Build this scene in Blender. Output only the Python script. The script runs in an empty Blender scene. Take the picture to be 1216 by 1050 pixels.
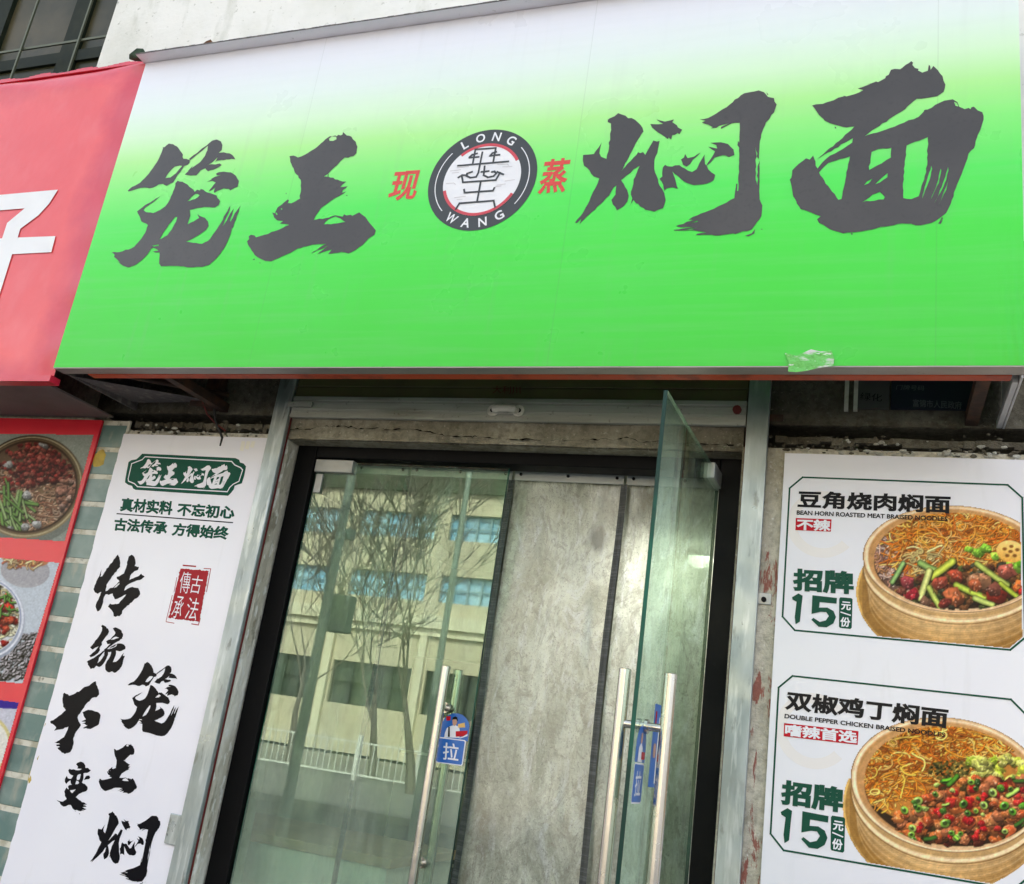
import bpy, bmesh, math, random
import numpy as np
from mathutils import Vector, Matrix, noise as mnoise
from mathutils.geometry import delaunay_2d_cdt

random.seed(7)
RNG = np.random.default_rng(7)
S = bpy.context.scene
C = S.collection
RAD = math.radians

# ------------------------------------------------------------------ camera
FPX = 1145.29                       # focal length in pixels of a 1216 wide picture
YAW, PITCH, ROLL = RAD(-21.725), RAD(17.359), RAD(8.3568)
CAM = Vector((0.0, -3.4, 1.55))
_d = Vector((math.sin(YAW) * math.cos(PITCH), math.cos(YAW) * math.cos(PITCH), math.sin(PITCH)))
_r = _d.cross(Vector((0, 0, 1))).normalized()
_u = _r.cross(_d)
RT = _r * math.cos(ROLL) + _u * math.sin(ROLL)
UP = -_r * math.sin(ROLL) + _u * math.cos(ROLL)
cd = bpy.data.cameras.new('camera')
cam = bpy.data.objects.new('camera', cd)
C.objects.link(cam)
M = Matrix((RT, UP, -_d)).transposed().to_4x4()
M.translation = CAM
cam.matrix_world = M
cd.sensor_fit = 'HORIZONTAL'
cd.sensor_width = 36
cd.lens = FPX / 1216 * 36
cd.clip_start, cd.clip_end = 0.05, 2000
S.camera = cam

# ------------------------------------------------------------------ world, sun, exposure
SUN_EL, SUN_AZ = RAD(40), RAD(12)   # the sun stands behind the shop: its front is in open shade
wd = bpy.data.worlds.new('World')
S.world = wd
wd.use_nodes = True
nt = wd.node_tree
nt.nodes.clear()
sky = nt.nodes.new('ShaderNodeTexSky')
sky.sky_type = 'NISHITA'
sky.sun_disc = False
sky.sun_elevation = SUN_EL
sky.sun_rotation = SUN_AZ
sky.air_density = 1.0
sky.dust_density = 4.0
sky.ozone_density = 1.0
hs = nt.nodes.new('ShaderNodeHueSaturation')
hs.inputs['Saturation'].default_value = 0.42
bgn = nt.nodes.new('ShaderNodeBackground')
bgn.inputs['Strength'].default_value = 0.15
wo = nt.nodes.new('ShaderNodeOutputWorld')
nt.links.new(sky.outputs[0], hs.inputs['Color'])
nt.links.new(hs.outputs[0], bgn.inputs['Color'])
nt.links.new(bgn.outputs[0], wo.inputs['Surface'])
sd = bpy.data.lights.new('sun', 'SUN')
sd.energy = 2.0
sd.angle = RAD(0.6)
sd.color = (1, .93, .84)
sun = bpy.data.objects.new('sun', sd)
C.objects.link(sun)
sdir = Vector((math.sin(SUN_AZ) * math.cos(SUN_EL), math.cos(SUN_AZ) * math.cos(SUN_EL), math.sin(SUN_EL)))
sun.rotation_euler = sdir.to_track_quat('Z', 'Y').to_euler()
sun.location = sdir * 60
S.view_settings.view_transform = 'Standard'
S.view_settings.look = 'None'
S.view_settings.exposure = 2.2
S.view_settings.gamma = 1.0
S.render.engine = 'CYCLES'
S.cycles.use_denoising = True
S.cycles.max_bounces = 10
S.cycles.transparent_max_bounces = 24
S.cycles.caustics_reflective = False
S.cycles.caustics_refractive = False

# ------------------------------------------------------------------ helpers
def W(px, py, y):
    """the point of the plane at depth y that the photograph shows at pixel px, py"""
    v = RT * ((px - 608) / FPX) - UP * ((py - 525) / FPX) + _d
    return CAM + v * ((y - CAM.y) / v.y)

def lin(r, g, b):
    f = lambda c: (c / 255 / 12.92) if c / 255 <= .04045 else ((c / 255 + .055) / 1.055) ** 2.4
    return (f(r), f(g), f(b))

def empty(name, loc, label=None, cat=None, group=None):
    o = bpy.data.objects.new(name, None)
    o.empty_display_size = .1
    C.objects.link(o)
    o.location = loc
    if label:
        tag(o, label, cat, group)
    return o

def tag(o, label, cat, group=None):
    o['label'] = label
    o['category'] = cat
    if group:
        o['group'] = group
    return o

def root_loc(o):
    v = Vector((0, 0, 0))
    while o is not None:
        v = v + o.location
        o = o.parent
    return v

class MB:
    def __init__(self):
        self.v, self.f = [], []
    def add(self, vs, fs):
        k = len(self.v)
        self.v += [tuple(p) for p in vs]
        self.f += [tuple(i + k for i in f) for f in fs]
        return self
    def box(self, x0, x1, y0, y1, z0, z1):
        vs = [(x, y, z) for z in (z0, z1) for y in (y0, y1) for x in (x0, x1)]
        return self.add(vs, [(0, 2, 3, 1), (4, 5, 7, 6), (0, 1, 5, 4), (2, 6, 7, 3), (0, 4, 6, 2), (1, 3, 7, 5)])
    def prism(self, pts, y0, y1):
        """polygon of (x, z) pushed from y0 (front) to y1"""
        n = len(pts)
        a = sum(pts[i][0] * pts[(i + 1) % n][1] - pts[(i + 1) % n][0] * pts[i][1] for i in range(n))
        if a < 0:
            pts = pts[::-1]
        vs = [(x, y0, z) for x, z in pts] + [(x, y1, z) for x, z in pts]
        fs = [tuple(range(n)), tuple(range(2 * n - 1, n - 1, -1))]
        fs += [(i, i + n, (i + 1) % n + n, (i + 1) % n) for i in range(n)]
        return self.add(vs, fs)
    def quad(self, a, b, c, d):
        return self.add([a, b, c, d], [(0, 1, 2, 3)])
    def tube(self, pts, r, n=12, cap=True):
        pts = [Vector(p) for p in pts]
        rs = r if isinstance(r, (list, tuple)) else [r] * len(pts)
        k = len(self.v)
        prev = None
        for i, p in enumerate(pts):
            t = (pts[min(i + 1, len(pts) - 1)] - pts[max(i - 1, 0)]).normalized()
            if prev is None:
                a = t.orthogonal().normalized()
            else:
                a = (prev - t * prev.dot(t)).normalized()
            prev = a
            b = t.cross(a)
            for j in range(n):
                th = 2 * math.pi * j / n
                self.v.append(tuple(p + (a * math.cos(th) + b * math.sin(th)) * rs[i]))
        for i in range(len(pts) - 1):
            for j in range(n):
                a0 = k + i * n + j; a1 = k + i * n + (j + 1) % n
                self.f.append((a0, a1, a1 + n, a0 + n))
        if cap:
            self.f.append(tuple(k + j for j in range(n))[::-1])
            self.f.append(tuple(k + (len(pts) - 1) * n + j for j in range(n)))
        return self
    def build(self, name, mat, parent=None, bevel=0, smooth=False, seg=2):
        me = bpy.data.meshes.new(name)
        off = root_loc(parent) if parent else Vector((0, 0, 0))
        vs = self.v
        if parent is None:
            a = np.array(vs)
            off = Vector(((a[:, 0].min() + a[:, 0].max()) / 2, (a[:, 1].min() + a[:, 1].max()) / 2, a[:, 2].min()))
        me.from_pydata([(x - off.x, y - off.y, z - off.z) for x, y, z in vs], [], self.f)
        me.validate()
        if mat:
            me.materials.append(mat)
        if smooth:
            for p in me.polygons:
                p.use_smooth = True
        o = bpy.data.objects.new(name, me)
        C.objects.link(o)
        if parent:
            o.parent = parent
        else:
            o.location = off
        if bevel:
            b = o.modifiers.new('bevel', 'BEVEL')
            b.width = bevel; b.segments = seg; b.limit_method = 'ANGLE'; b.angle_limit = RAD(40)
        if smooth:
            o.modifiers.new('edges', 'EDGE_SPLIT').split_angle = RAD(40)
        return o

def structure(o):
    o['kind'] = 'structure'
    return o

# ---- flat prints: 2D shapes filled and laid on a vertical plane
def winding(cx, cy, loops):
    w = np.zeros(len(cx), int)
    for P_ in loops:
        a = np.array(P_); b_ = np.roll(a, -1, 0)
        x0, y0, x1, y1 = a[:, 0][:, None], a[:, 1][:, None], b_[:, 0][:, None], b_[:, 1][:, None]
        side = (x1 - x0) * (cy - y0) - (cx - x0) * (y1 - y0)
        w += ((y0 <= cy) & (y1 > cy) & (side > 0)).sum(0) - ((y0 > cy) & (y1 <= cy) & (side < 0)).sum(0)
    return w

def fill_loops(loops, nonzero=False):
    """triangles inside closed outlines that may touch or cross"""
    vs, es = [], []
    for P_ in loops:
        k = len(vs); n = len(P_)
        vs += [Vector((p[0], p[1])) for p in P_]
        es += [(k + i, k + (i + 1) % n) for i in range(n)]
    v2, _, f2 = delaunay_2d_cdt(vs, es, [], 0, 1e-7)[:3]
    v2 = [(p.x, p.y) for p in v2]
    A = np.array(v2); F = np.array([f[:3] for f in f2])
    c = A[F].mean(1)
    if nonzero:
        ok = winding(c[:, 0], c[:, 1], loops) != 0
    else:
        par = np.zeros(len(c), int)
        for P_ in loops:
            par += np.abs(winding(c[:, 0], c[:, 1], [P_])) % 2
        ok = par % 2 == 1
    return v2, [tuple(int(q) for q in f) for f in F[ok]]

def fill2d(polys):
    return fill_loops(polys)

_tc = {}
def text2d(body, bold=0.0, shear=0.0):
    key = (body, bold, shear)
    if key in _tc:
        return _tc[key]
    cu = bpy.data.curves.new('tmp', 'FONT')
    cu.body = body; cu.resolution_u = 4; cu.shear = shear
    cu.fill_mode = 'NONE'
    ob = bpy.data.objects.new('tmp', cu)
    C.objects.link(ob)
    me = bpy.data.meshes.new_from_object(ob)
    pv = [(v.co.x, v.co.y) for v in me.vertices]
    nxt = {e.vertices[0]: e.vertices[1] for e in me.edges}
    if len(nxt) != len(pv):                       # edges stored both ways: walk them
        adj = {}
        for e in me.edges:
            adj.setdefault(e.vertices[0], []).append(e.vertices[1]); adj.setdefault(e.vertices[1], []).append(e.vertices[0])
        nxt = None
    seen, loops = set(), []
    for i in range(len(pv)):
        if i in seen:
            continue
        lp = [i]; seen.add(i)
        while True:
            c = lp[-1]
            cand = [nxt[c]] if nxt else sorted(adj.get(c, []), key=lambda q: (q != c + 1, q))
            cand = [q for q in cand if q not in seen]
            if not cand:
                break
            lp.append(cand[0]); seen.add(cand[0])
        if len(lp) > 2:
            loops.append([pv[q] for q in lp])
    bpy.data.objects.remove(ob); bpy.data.curves.remove(cu); bpy.data.meshes.remove(me)
    if bold:                                       # push every outline outwards to get a heavy face
        area = lambda L: sum(L[i - 1][0] * L[i][1] - L[i][0] * L[i - 1][1] for i in range(len(L)))
        sg_ = 1 if area(max(loops, key=lambda L: abs(area(L)))) > 0 else -1
        new = []
        for L in loops:
            n = len(L); out = []
            for i in range(n):
                p, a, b_ = Vector(L[i]), Vector(L[i - 1]), Vector(L[(i + 1) % n])
                d0, d1 = (p - a), (b_ - p)
                if d0.length < 1e-7 or d1.length < 1e-7:
                    continue
                d0.normalize(); d1.normalize()
                n0 = Vector((d0.y, -d0.x)) * sg_; n1 = Vector((d1.y, -d1.x)) * sg_
                m_ = n0 + n1
                k = bold * 2 / max(m_.length_squared, .9)
                out.append(tuple(p + m_ * k))
            if len(out) > 2:
                new.append(out)
        loops = new
    vs, fs = fill_loops(loops, True)
    x0 = min(p[0] for p in vs); x1 = max(p[0] for p in vs); y0 = min(p[1] for p in vs); y1 = max(p[1] for p in vs)
    vs = [((x - x0) / (x1 - x0), (y - y0) / (y1 - y0)) for x, y in vs]
    _tc[key] = (vs, fs)
    return vs, fs

def flat(mb, vs, fs, fn, y):
    """vs in 2D, fn maps them to (x, z)"""
    out = []
    for p in vs:
        q = fn(p)
        out.append((q[0], y, q[1]))
    fs2 = []
    for f in fs:
        a = sum(out[f[i]][0] * out[f[(i + 1) % len(f)]][2] - out[f[(i + 1) % len(f)]][0] * out[f[i]][2] for i in range(len(f)))
        fs2.append(f if a > 0 else f[::-1])
    mb.add(out, fs2)
    return mb

def quadfn(TL, TR, BL, y):
    a, b, c = W(*TL, y), W(*TR, y), W(*BL, y)
    def fn(p):
        q = c + (b - a) * p[0] + (a - c) * p[1]
        return (q.x, q.z)
    return fn

def text_on(mb, body, TL, TR, BL, y, bold=0.0, shear=0):
    return flat(mb, *text2d(body, bold, shear), quadfn(TL, TR, BL, y), y)

def pxpoly(mb, polys, y):
    ww = [[(lambda q: (q.x, q.z))(W(px, py, y)) for px, py in P] for P in polys]
    return flat(mb, *fill2d(ww), lambda p: p, y)

def line_xz(mb, pts, w, y, closed=False):
    """a printed line of width w through (x, z) points"""
    n = len(pts)
    for i in range(n if closed else n - 1):
        a = Vector(pts[i]); b = Vector(pts[(i + 1) % n])
        d = (b - a).normalized(); s = Vector((-d.y, d.x)) * w / 2
        a2 = a - d * w * .45; b2 = b + d * w * .45
        yy = y - (i % 2) * 2e-5 - (2e-5 if closed and i == n - 1 and n % 2 else 0)
        q = [a2 - s, b2 - s, b2 + s, a2 + s]
        flat(mb, [tuple(p) for p in q], [(0, 1, 2, 3)], lambda p: p, yy)
    return mb

def pxline(mb, pts, w, y, closed=False):
    return line_xz(mb, [(W(*p, y).x, W(*p, y).z) for p in pts], w, y, closed)

def zpx(origin, scale, pts):
    return [(origin[0] + x / scale, origin[1] + y / scale) for x, y in pts]

# ------------------------------------------------------------------ materials
class NT:
    def __init__(self, name):
        self.m = bpy.data.materials.new(name)
        self.m.use_nodes = True
        self.t = self.m.node_tree
        self.t.nodes.clear()
        self.out = self.n('ShaderNodeOutputMaterial')
        self._pos = None
    def n(self, kind, **kw):
        o = self.t.nodes.new(kind)
        for k, v in kw.items():
            if k in o.inputs:
                o.inputs[k].default_value = v
            else:
                setattr(o, k, v)
        return o
    def l(self, a, b):
        self.t.links.new(a, b)
    def pos(self, stretch=(1, 1, 1)):
        if self._pos is None:
            self._pos = self.n('ShaderNodeNewGeometry').outputs['Position']
        if stretch == (1, 1, 1):
            return self._pos
        mp = self.n('ShaderNodeMapping')
        mp.inputs['Scale'].default_value = stretch
        self.l(self._pos, mp.inputs['Vector'])
        return mp.outputs[0]
    def noise(self, scale, detail=4, stretch=(1, 1, 1), rough=.55, dist=0):
        o = self.n('ShaderNodeTexNoise', Scale=scale, Detail=detail, Roughness=rough, Distortion=dist)
        self.l(self.pos(stretch), o.inputs['Vector'])
        return o.outputs['Fac']
    def voro(self, scale, stretch=(1, 1, 1), feature='F1'):
        o = self.n('ShaderNodeTexVoronoi', Scale=scale)
        o.feature = feature
        self.l(self.pos(stretch), o.inputs['Vector'])
        return o.outputs['Distance']
    def ramp(self, sock, lo, hi, a=0., b=1.):
        o = self.n('ShaderNodeMapRange')
        o.inputs['From Min'].default_value = lo; o.inputs['From Max'].default_value = hi
        o.inputs['To Min'].default_value = a; o.inputs['To Max'].default_value = b
        self.l(sock, o.inputs['Value'])
        return o.outputs[0]
    def math(self, op, a, b=None, c=None):
        o = self.n('ShaderNodeMath', operation=op)
        for i, s in enumerate((a, b, c)):
            if s is None:
                continue
            if isinstance(s, (int, float)):
                o.inputs[i].default_value = s
            else:
                self.l(s, o.inputs[i])
        return o.outputs[0]
    def mix(self, fac, a, b):
        o = self.n('ShaderNodeMix', data_type='RGBA')
        if isinstance(fac, (int, float)):
            o.inputs[0].default_value = fac
        else:
            self.l(fac, o.inputs[0])
        for s, k in ((a, 6), (b, 7)):
            if isinstance(s, tuple):
                o.inputs[k].default_value = (*s, 1) if len(s) == 3 else s
            else:
                self.l(s, o.inputs[k])
        return o.outputs[2]
    def bump(self, sock, strength, dist=.01):
        o = self.n('ShaderNodeBump')
        o.inputs['Strength'].default_value = strength
        o.inputs['Distance'].default_value = dist
        self.l(sock, o.inputs['Height'])
        return o.outputs[0]
    def bsdf(self, color, rough=.5, metal=0., spec=.5, normal=None, coat=0., emit=None, estr=0.):
        b = self.n('ShaderNodeBsdfPrincipled')
        def put(k, v):
            if isinstance(v, tuple):
                b.inputs[k].default_value = (*v, 1) if len(v) == 3 else v
            elif isinstance(v, (int, float)):
                b.inputs[k].default_value = v
            else:
                self.l(v, b.inputs[k])
        put('Base Color', color); put('Roughness', rough); put('Metallic', metal)
        put('Specular IOR Level', spec); put('Coat Weight', coat)
        if normal is not None:
            self.l(normal, b.inputs['Normal'])
        if emit:
            put('Emission Color', emit); put('Emission Strength', estr)
        return b.outputs[0]
    def done(self, shader):
        self.l(shader, self.out.inputs['Surface'])
        return self.m

def mat(name, base, rough=.5, metal=0., spec=.5, layers=(), bump=None, rvar=None, coat=0.):
    """layers: (colour, scale, lo, hi, amount[, stretch[, detail]])"""
    t = NT(name)
    col = base
    for L in layers:
        c, sc, lo, hi, amt = L[:5]
        st = L[5] if len(L) > 5 else (1, 1, 1)
        de = L[6] if len(L) > 6 else 5
        f = t.ramp(t.noise(sc, de, st), lo, hi, 0, amt)
        col = t.mix(f, col, c)
    nrm = None
    if bump:
        sc, s, di = bump[:3]
        nrm = t.bump(t.noise(sc, 6, bump[3] if len(bump) > 3 else (1, 1, 1)), s, di)
    r = rough
    if rvar:
        r = t.ramp(t.noise(rvar[0], 3), .3, .7, rough - rvar[1], rough + rvar[1])
    return t.done(t.bsdf(col, r, metal, spec, nrm, coat))

def flat_print(name, rgb, rough=.3, spec=.5):
    return mat(name, rgb, rough, 0, spec, layers=((tuple(min(1, c * .8 + .02) for c in rgb), 6, .4, .75, .35),))

def vcol_mat(name, rough=.3):
    t = NT(name)
    a = t.n('ShaderNodeVertexColor')
    a.layer_name = 'Col'
    return t.done(t.bsdf(a.outputs[0], rough, 0, .10))

def glass_mat(name, tint, r0, rough=0.0, dirt=.0, dirtcol=(.5, .52, .48), streak=(9, 9, 1.2), foot=None):
    t = NT(name)
    lw = t.n('ShaderNodeLayerWeight')
    lw.inputs['Blend'].default_value = .5
    f = t.math('POWER', lw.outputs['Facing'], 5)
    f = t.math('MULTIPLY_ADD', f, 1 - r0, r0)
    tr = t.n('ShaderNodeBsdfTransparent')
    tr.inputs['Color'].default_value = (*tint, 1)
    gl = t.n('ShaderNodeBsdfGlossy')
    gl.inputs['Color'].default_value = (.88, 1, .90, 1)
    gl.inputs['Roughness'].default_value = rough
    mx = t.n('ShaderNodeMixShader')
    t.l(f, mx.inputs[0]); t.l(tr.outputs[0], mx.inputs[1]); t.l(gl.outputs[0], mx.inputs[2])
    out = mx.outputs[0]
    if dirt:
        df = t.n('ShaderNodeBsdfDiffuse')
        df.inputs['Color'].default_value = (*dirtcol, 1)
        a = t.ramp(t.noise(1.6, 5, streak), .42, .8, 0, dirt)
        b = t.ramp(t.noise(60, 2, (1, 1, .25)), .5, .8, .3, 1)
        m2 = t.n('ShaderNodeMixShader')
        fac = t.math('MULTIPLY', a, b)
        if foot:                                    # haze painted low down in place of the daylit counter's brightness
            pz = t.n('ShaderNodeSeparateXYZ'); t.l(t.pos(), pz.inputs[0])
            z_ = t.ramp(t.math('ADD', pz.outputs['Z'], t.math('MULTIPLY', t.noise(3, 5, (1, 1, .5)), .5)), foot[0] + .25, foot[1] + .25, 0, foot[2])
            fac = t.math('ADD', fac, t.math('MULTIPLY', z_, t.ramp(t.noise(4, 5), .3, .7, .5, 1)))
        t.l(fac, m2.inputs[0]); t.l(out, m2.inputs[1]); t.l(df.outputs[0], m2.inputs[2])
        out = m2.outputs[0]
    return t.done(out)

K = {}
def concrete(name, base, stain, light, moss=None, paint=False):
    t = NT(name)
    c = t.mix(t.ramp(t.noise(3.1, 6, rough=.65), .35, .65), base, light)
    c = t.mix(t.ramp(t.noise(38, 4), .45, .7, 0, .55), c, tuple(x * .45 for x in base))
    c = t.mix(t.ramp(t.noise(1.3, 6, (1, 1, .45), dist=.6), .5, .72, 0, .75), c, stain)
    c = t.mix(t.ramp(t.noise(9, 5, (1, 1, .2)), .55, .75, 0, .6), c, tuple(x * .4 for x in stain))
    c = t.mix(t.ramp(t.voro(140), .0, .25, .55, 0), c, tuple(x * .3 for x in base))
    c = t.mix(t.ramp(t.noise(75, 3), .62, .75, 0, .5), c, tuple(min(1, x * 1.6 + .06) for x in light))
    if paint:                                   # old red paint splashed on the pier
        pz = t.n('ShaderNodeSeparateXYZ'); t.l(t.pos(), pz.inputs[0])
        a = t.ramp(t.noise(11, 6, (1.5, 1, .38), .7, .4), .53, .56)
        zx = t.ramp(pz.outputs['X'], -.372, -.364); zx2 = t.ramp(pz.outputs['X'], -.28, -.25, 1, 0)
        zz = t.ramp(pz.outputs['Z'], 2.35, 2.45, 1, 0)
        a = t.math('MULTIPLY', t.math('MULTIPLY', a, zx), t.math('MULTIPLY', zx2, zz))
        c = t.mix(t.math('MULTIPLY', a, .85), c, (.30, .07, .05))
    h = t.math('MULTIPLY_ADD', t.noise(12, 6, rough=.7), 1.0, t.math('MULTIPLY', t.noise(90, 3), .25))
    return t.done(t.bsdf(c, .93, 0, .2, t.bump(h, .9, .02)))

K['concrete'] = concrete('rough_concrete', (.50, .46, .36), (.20, .17, .11), (.76, .72, .60), paint=True)
K['render'] = concrete('reveal_render', (.50, .47, .38), (.20, .17, .11), (.74, .71, .62))
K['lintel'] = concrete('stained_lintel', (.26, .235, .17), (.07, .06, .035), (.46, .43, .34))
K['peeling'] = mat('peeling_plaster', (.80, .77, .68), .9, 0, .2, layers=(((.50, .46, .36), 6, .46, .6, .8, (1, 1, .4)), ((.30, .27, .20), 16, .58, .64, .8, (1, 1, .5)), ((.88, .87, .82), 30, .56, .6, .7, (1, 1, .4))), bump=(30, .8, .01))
K['dark_concrete'] = concrete('sooty_concrete', (.085, .072, .05), (.02, .017, .011), (.19, .175, .135))  # the shade under the sign is put into this darker colour
K['stucco'] = mat('white_stucco', (.78, .78, .74), .9, 0, .2,
                  layers=(((.56, .57, .50), 1.6, .46, .7, .75), ((.34, .36, .28), 4, .57, .70, .6, (1, 1, .4)), ((.22, .23, .17), 26, .62, .7, .55)),
                  bump=(40, .35, .006))
K['tile'] = mat('green_grey_tile', (.11, .19, .17), .3, 0, .5, layers=(((.20, .27, .24), 5, .42, .6, .85), ((.07, .13, .12), 3, .5, .65, .7, (1, 1, 2)), ((.34, .33, .26), 14, .58, .68, .55, (1, 1, .4))), bump=(25, .08, .004))
K['grout'] = mat('cream_grout', (.62, .60, .50), .9, layers=(((.36, .33, .23), 16, .46, .6, .8), ((.16, .15, .11), 30, .6, .7, .7)), bump=(60, .3, .004))
K['yellow'] = mat('yellow_glue', (.50, .36, .06), .6, layers=(((.3, .2, .04), 30, .4, .7, .6),), bump=(40, .5, .01))
K['galv'] = mat('galvanised_steel', (.40, .445, .445), .40, .55, .5,
                layers=(((.22, .26, .25), 10, .42, .62, .75, (1, 1, .25)), ((.60, .64, .64), 45, .53, .66, .6, (1, 1, .12)), ((.16, .17, .15), 26, .60, .68, .7, (1, 1, .3)), ((.20, .19, .16), 4, .60, .75, .6)),
                bump=(70, .10, .003), rvar=(9, .14))
K['alu_dirty'] = mat('dirty_aluminium', (.46, .47, .42), .5, .35, .5,
                     layers=(((.22, .20, .15), 7, .5, .75, .7, (.35, 1, 2)), ((.15, .13, .1), 60, .62, .75, .7)), bump=(50, .15, .004))
K['olive'] = mat('olive_slats', (.13, .12, .05), .5, .1, .5, layers=(((.08, .07, .04), 5, .45, .7, .7),), bump=(40, .1, .004))
K['black'] = mat('black_frame', (.003, .003, .0035), .5, 0, .12, layers=(((.012, .012, .012), 30, .6, .8, .5),), rvar=(6, .1))
K['steel'] = mat('brushed_stainless', (.62, .59, .54), .22, 1., .5, layers=(((.45, .42, .37), 90, .45, .7, .5, (1, 1, .02)),), rvar=(30, .06))
K['fitting'] = mat('grey_patch_fitting', (.40, .41, .40), .45, .55, .5, layers=(((.3, .3, .29), 20, .5, .7, .5),), rvar=(12, .1))
K['handle_white'] = mat('dirty_white_plastic', (.72, .70, .62), .5, layers=(((.3, .28, .22), 20, .5, .7, .7),))
K['red_steel'] = mat('red_primer_steel', (.60, .075, .016), .55, 0, .5, layers=(((.18, .03, .012), 12, .5, .7, .7), ((.4, .12, .05), 45, .6, .72, .5)), bump=(50, .15, .004))
K['rust'] = mat('dark_rusty_steel', (.05, .028, .02), .75, .2, .4, layers=(((.12, .05, .025), 15, .45, .7, .8),), bump=(45, .4, .005))
K['rail_grey'] = mat('sign_rail_grey', (.42, .39, .35), .45, .4, .5, layers=(((.28, .26, .22), 8, .45, .7, .6, (.4, 1, 1)), ((.2, .17, .13), 60, .64, .75, .6)))
K['panel_alu'] = mat('panel_aluminium', (.60, .60, .62), .5, .2, .5, layers=(((.38, .38, .38), 9, .5, .7, .5),))
K['lip'] = mat('lavender_grey_lip', (.86, .82, .88), .55, 0, .4, layers=(((.58, .55, .58), 5, .5, .7, .55, (.4, 1, 1)), ((.3, .28, .27), 40, .66, .76, .5)))
K['soffit'] = mat('grimy_soffit', (.16, .13, .12), .7, layers=(((.09, .07, .06), 3, .45, .7, .7),))
K['edge_dark'] = mat('lip_edge', (.09, .08, .08), .8, layers=(((.25, .22, .2), 30, .5, .7, .6),), bump=(60, .5, .006))

def sign_face_mat():
    t = NT('green_gradient_film')
    s = t.n('ShaderNodeSeparateXYZ')
    t.l(t.pos(), s.inputs[0])
    wob = t.math('MULTIPLY_ADD', t.noise(.7, 2), .05, s.outputs['Z'])
    f = t.ramp(wob, 2.80 + .025, 4.35 + .025)
    r = t.n('ShaderNodeValToRGB')
    t.l(f, r.inputs[0])
    el = r.color_ramp.elements
    cols = [(0.00, lin(50, 200, 34)), (.30, lin(58, 218, 52)), (.44, lin(74, 226, 78)), (.56, lin(128, 234, 112)), (.645, lin(170, 236, 140)),
            (.73, lin(208, 240, 200)), (.82, lin(222, 236, 228)), (.92, lin(228, 231, 238)), (1., lin(226, 226, 238))]
    el[0].position, el[0].color = cols[0][0], (*cols[0][1], 1)
    el[1].position, el[1].color = cols[-1][0], (*cols[-1][1], 1)
    for p, c in cols[1:-1]:
        e = el.new(p); e.color = (*c, 1)
    c = t.mix(t.ramp(t.noise(14, 4, (.12, 1, 3)), .45, .75, 0, .06), r.outputs[0], (.5, .6, .5))
    sp = t.ramp(t.voro(7), .004, .012, .8, 0)
    c = t.mix(t.math('MULTIPLY', sp, .5), c, (.2, .2, .18))
    w_ = t.math('ABSOLUTE', t.math('SUBTRACT', t.math('FRACT', t.math('MULTIPLY_ADD', s.outputs['X'], .82, .37)), .5))
    jn = t.ramp(w_, 0, .0022, 1, 0)                 # overlaps of the printed film
    c = t.mix(t.math('MULTIPLY', jn, .16), c, (.08, .16, .08))
    ds = t.math('MULTIPLY', t.ramp(t.noise(19, 5, (1, 1, .05), .6), .55, .75), t.ramp(t.noise(2, 3), .4, .7))
    c = t.mix(t.math('MULTIPLY', ds, .16), c, (.30, .32, .28))
    hh = t.math('MULTIPLY_ADD', t.noise(2.2, 3, (1, 1, .6)), 1.0, t.math('MULTIPLY', jn, .03))
    n = t.bump(hh, .10, .03)
    return t.done(t.bsdf(c, t.ramp(t.noise(3, 4), .3, .7, .24, .42), 0, .5, n))
K['sign_face'] = sign_face_mat()
K['ink'] = mat('charcoal_ink', (.040, .036, .034), .35, 0, .5, layers=(((.062, .056, .052), 3, .4, .7, .8), ((.022, .02, .02), 60, .55, .75, .5)), bump=(2.2, .08, .03))
K['ink_black'] = mat('black_ink', (.006, .006, .008), .25, 0, .08)
K['red_ink'] = mat('red_ink', (.66, .045, .03), .35)
K['logo_dark'] = mat('logo_dark_ring', (.028, .034, .036), .35)
K['logo_white'] = mat('logo_white', (.80, .80, .82), .35, layers=(((.7, .7, .73), 9, .4, .7, .5),))
K['logo_red'] = mat('logo_red', (.58, .05, .07), .35)
K['cloud'] = mat('pale_cloud_line', (.60, .58, .60), .35)

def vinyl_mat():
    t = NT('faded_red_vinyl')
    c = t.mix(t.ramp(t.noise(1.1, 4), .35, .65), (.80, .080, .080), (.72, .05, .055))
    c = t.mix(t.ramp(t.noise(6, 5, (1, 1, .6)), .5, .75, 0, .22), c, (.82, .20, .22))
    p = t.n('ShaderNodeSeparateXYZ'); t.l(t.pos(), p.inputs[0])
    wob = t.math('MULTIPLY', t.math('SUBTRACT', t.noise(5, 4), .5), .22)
    ex = t.ramp(t.math('ADD', p.outputs['X'], wob), -3.46, -3.34)          # sky glare painted as a paler middle, edges kept deeper red
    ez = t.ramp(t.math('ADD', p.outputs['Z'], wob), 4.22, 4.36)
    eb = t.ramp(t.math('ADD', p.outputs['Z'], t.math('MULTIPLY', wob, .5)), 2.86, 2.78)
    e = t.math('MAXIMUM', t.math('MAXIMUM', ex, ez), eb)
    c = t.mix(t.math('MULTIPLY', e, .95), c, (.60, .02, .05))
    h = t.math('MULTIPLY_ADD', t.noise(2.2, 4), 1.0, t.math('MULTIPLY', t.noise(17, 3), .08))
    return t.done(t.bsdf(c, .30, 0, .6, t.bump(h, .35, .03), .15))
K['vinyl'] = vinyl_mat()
K['vinyl_white'] = mat('white_vinyl_letter', (.80, .80, .80), .35, 0, .5, layers=(((.7, .68, .68), 4, .4, .7, .5),), bump=(4, .15, .02))

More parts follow.
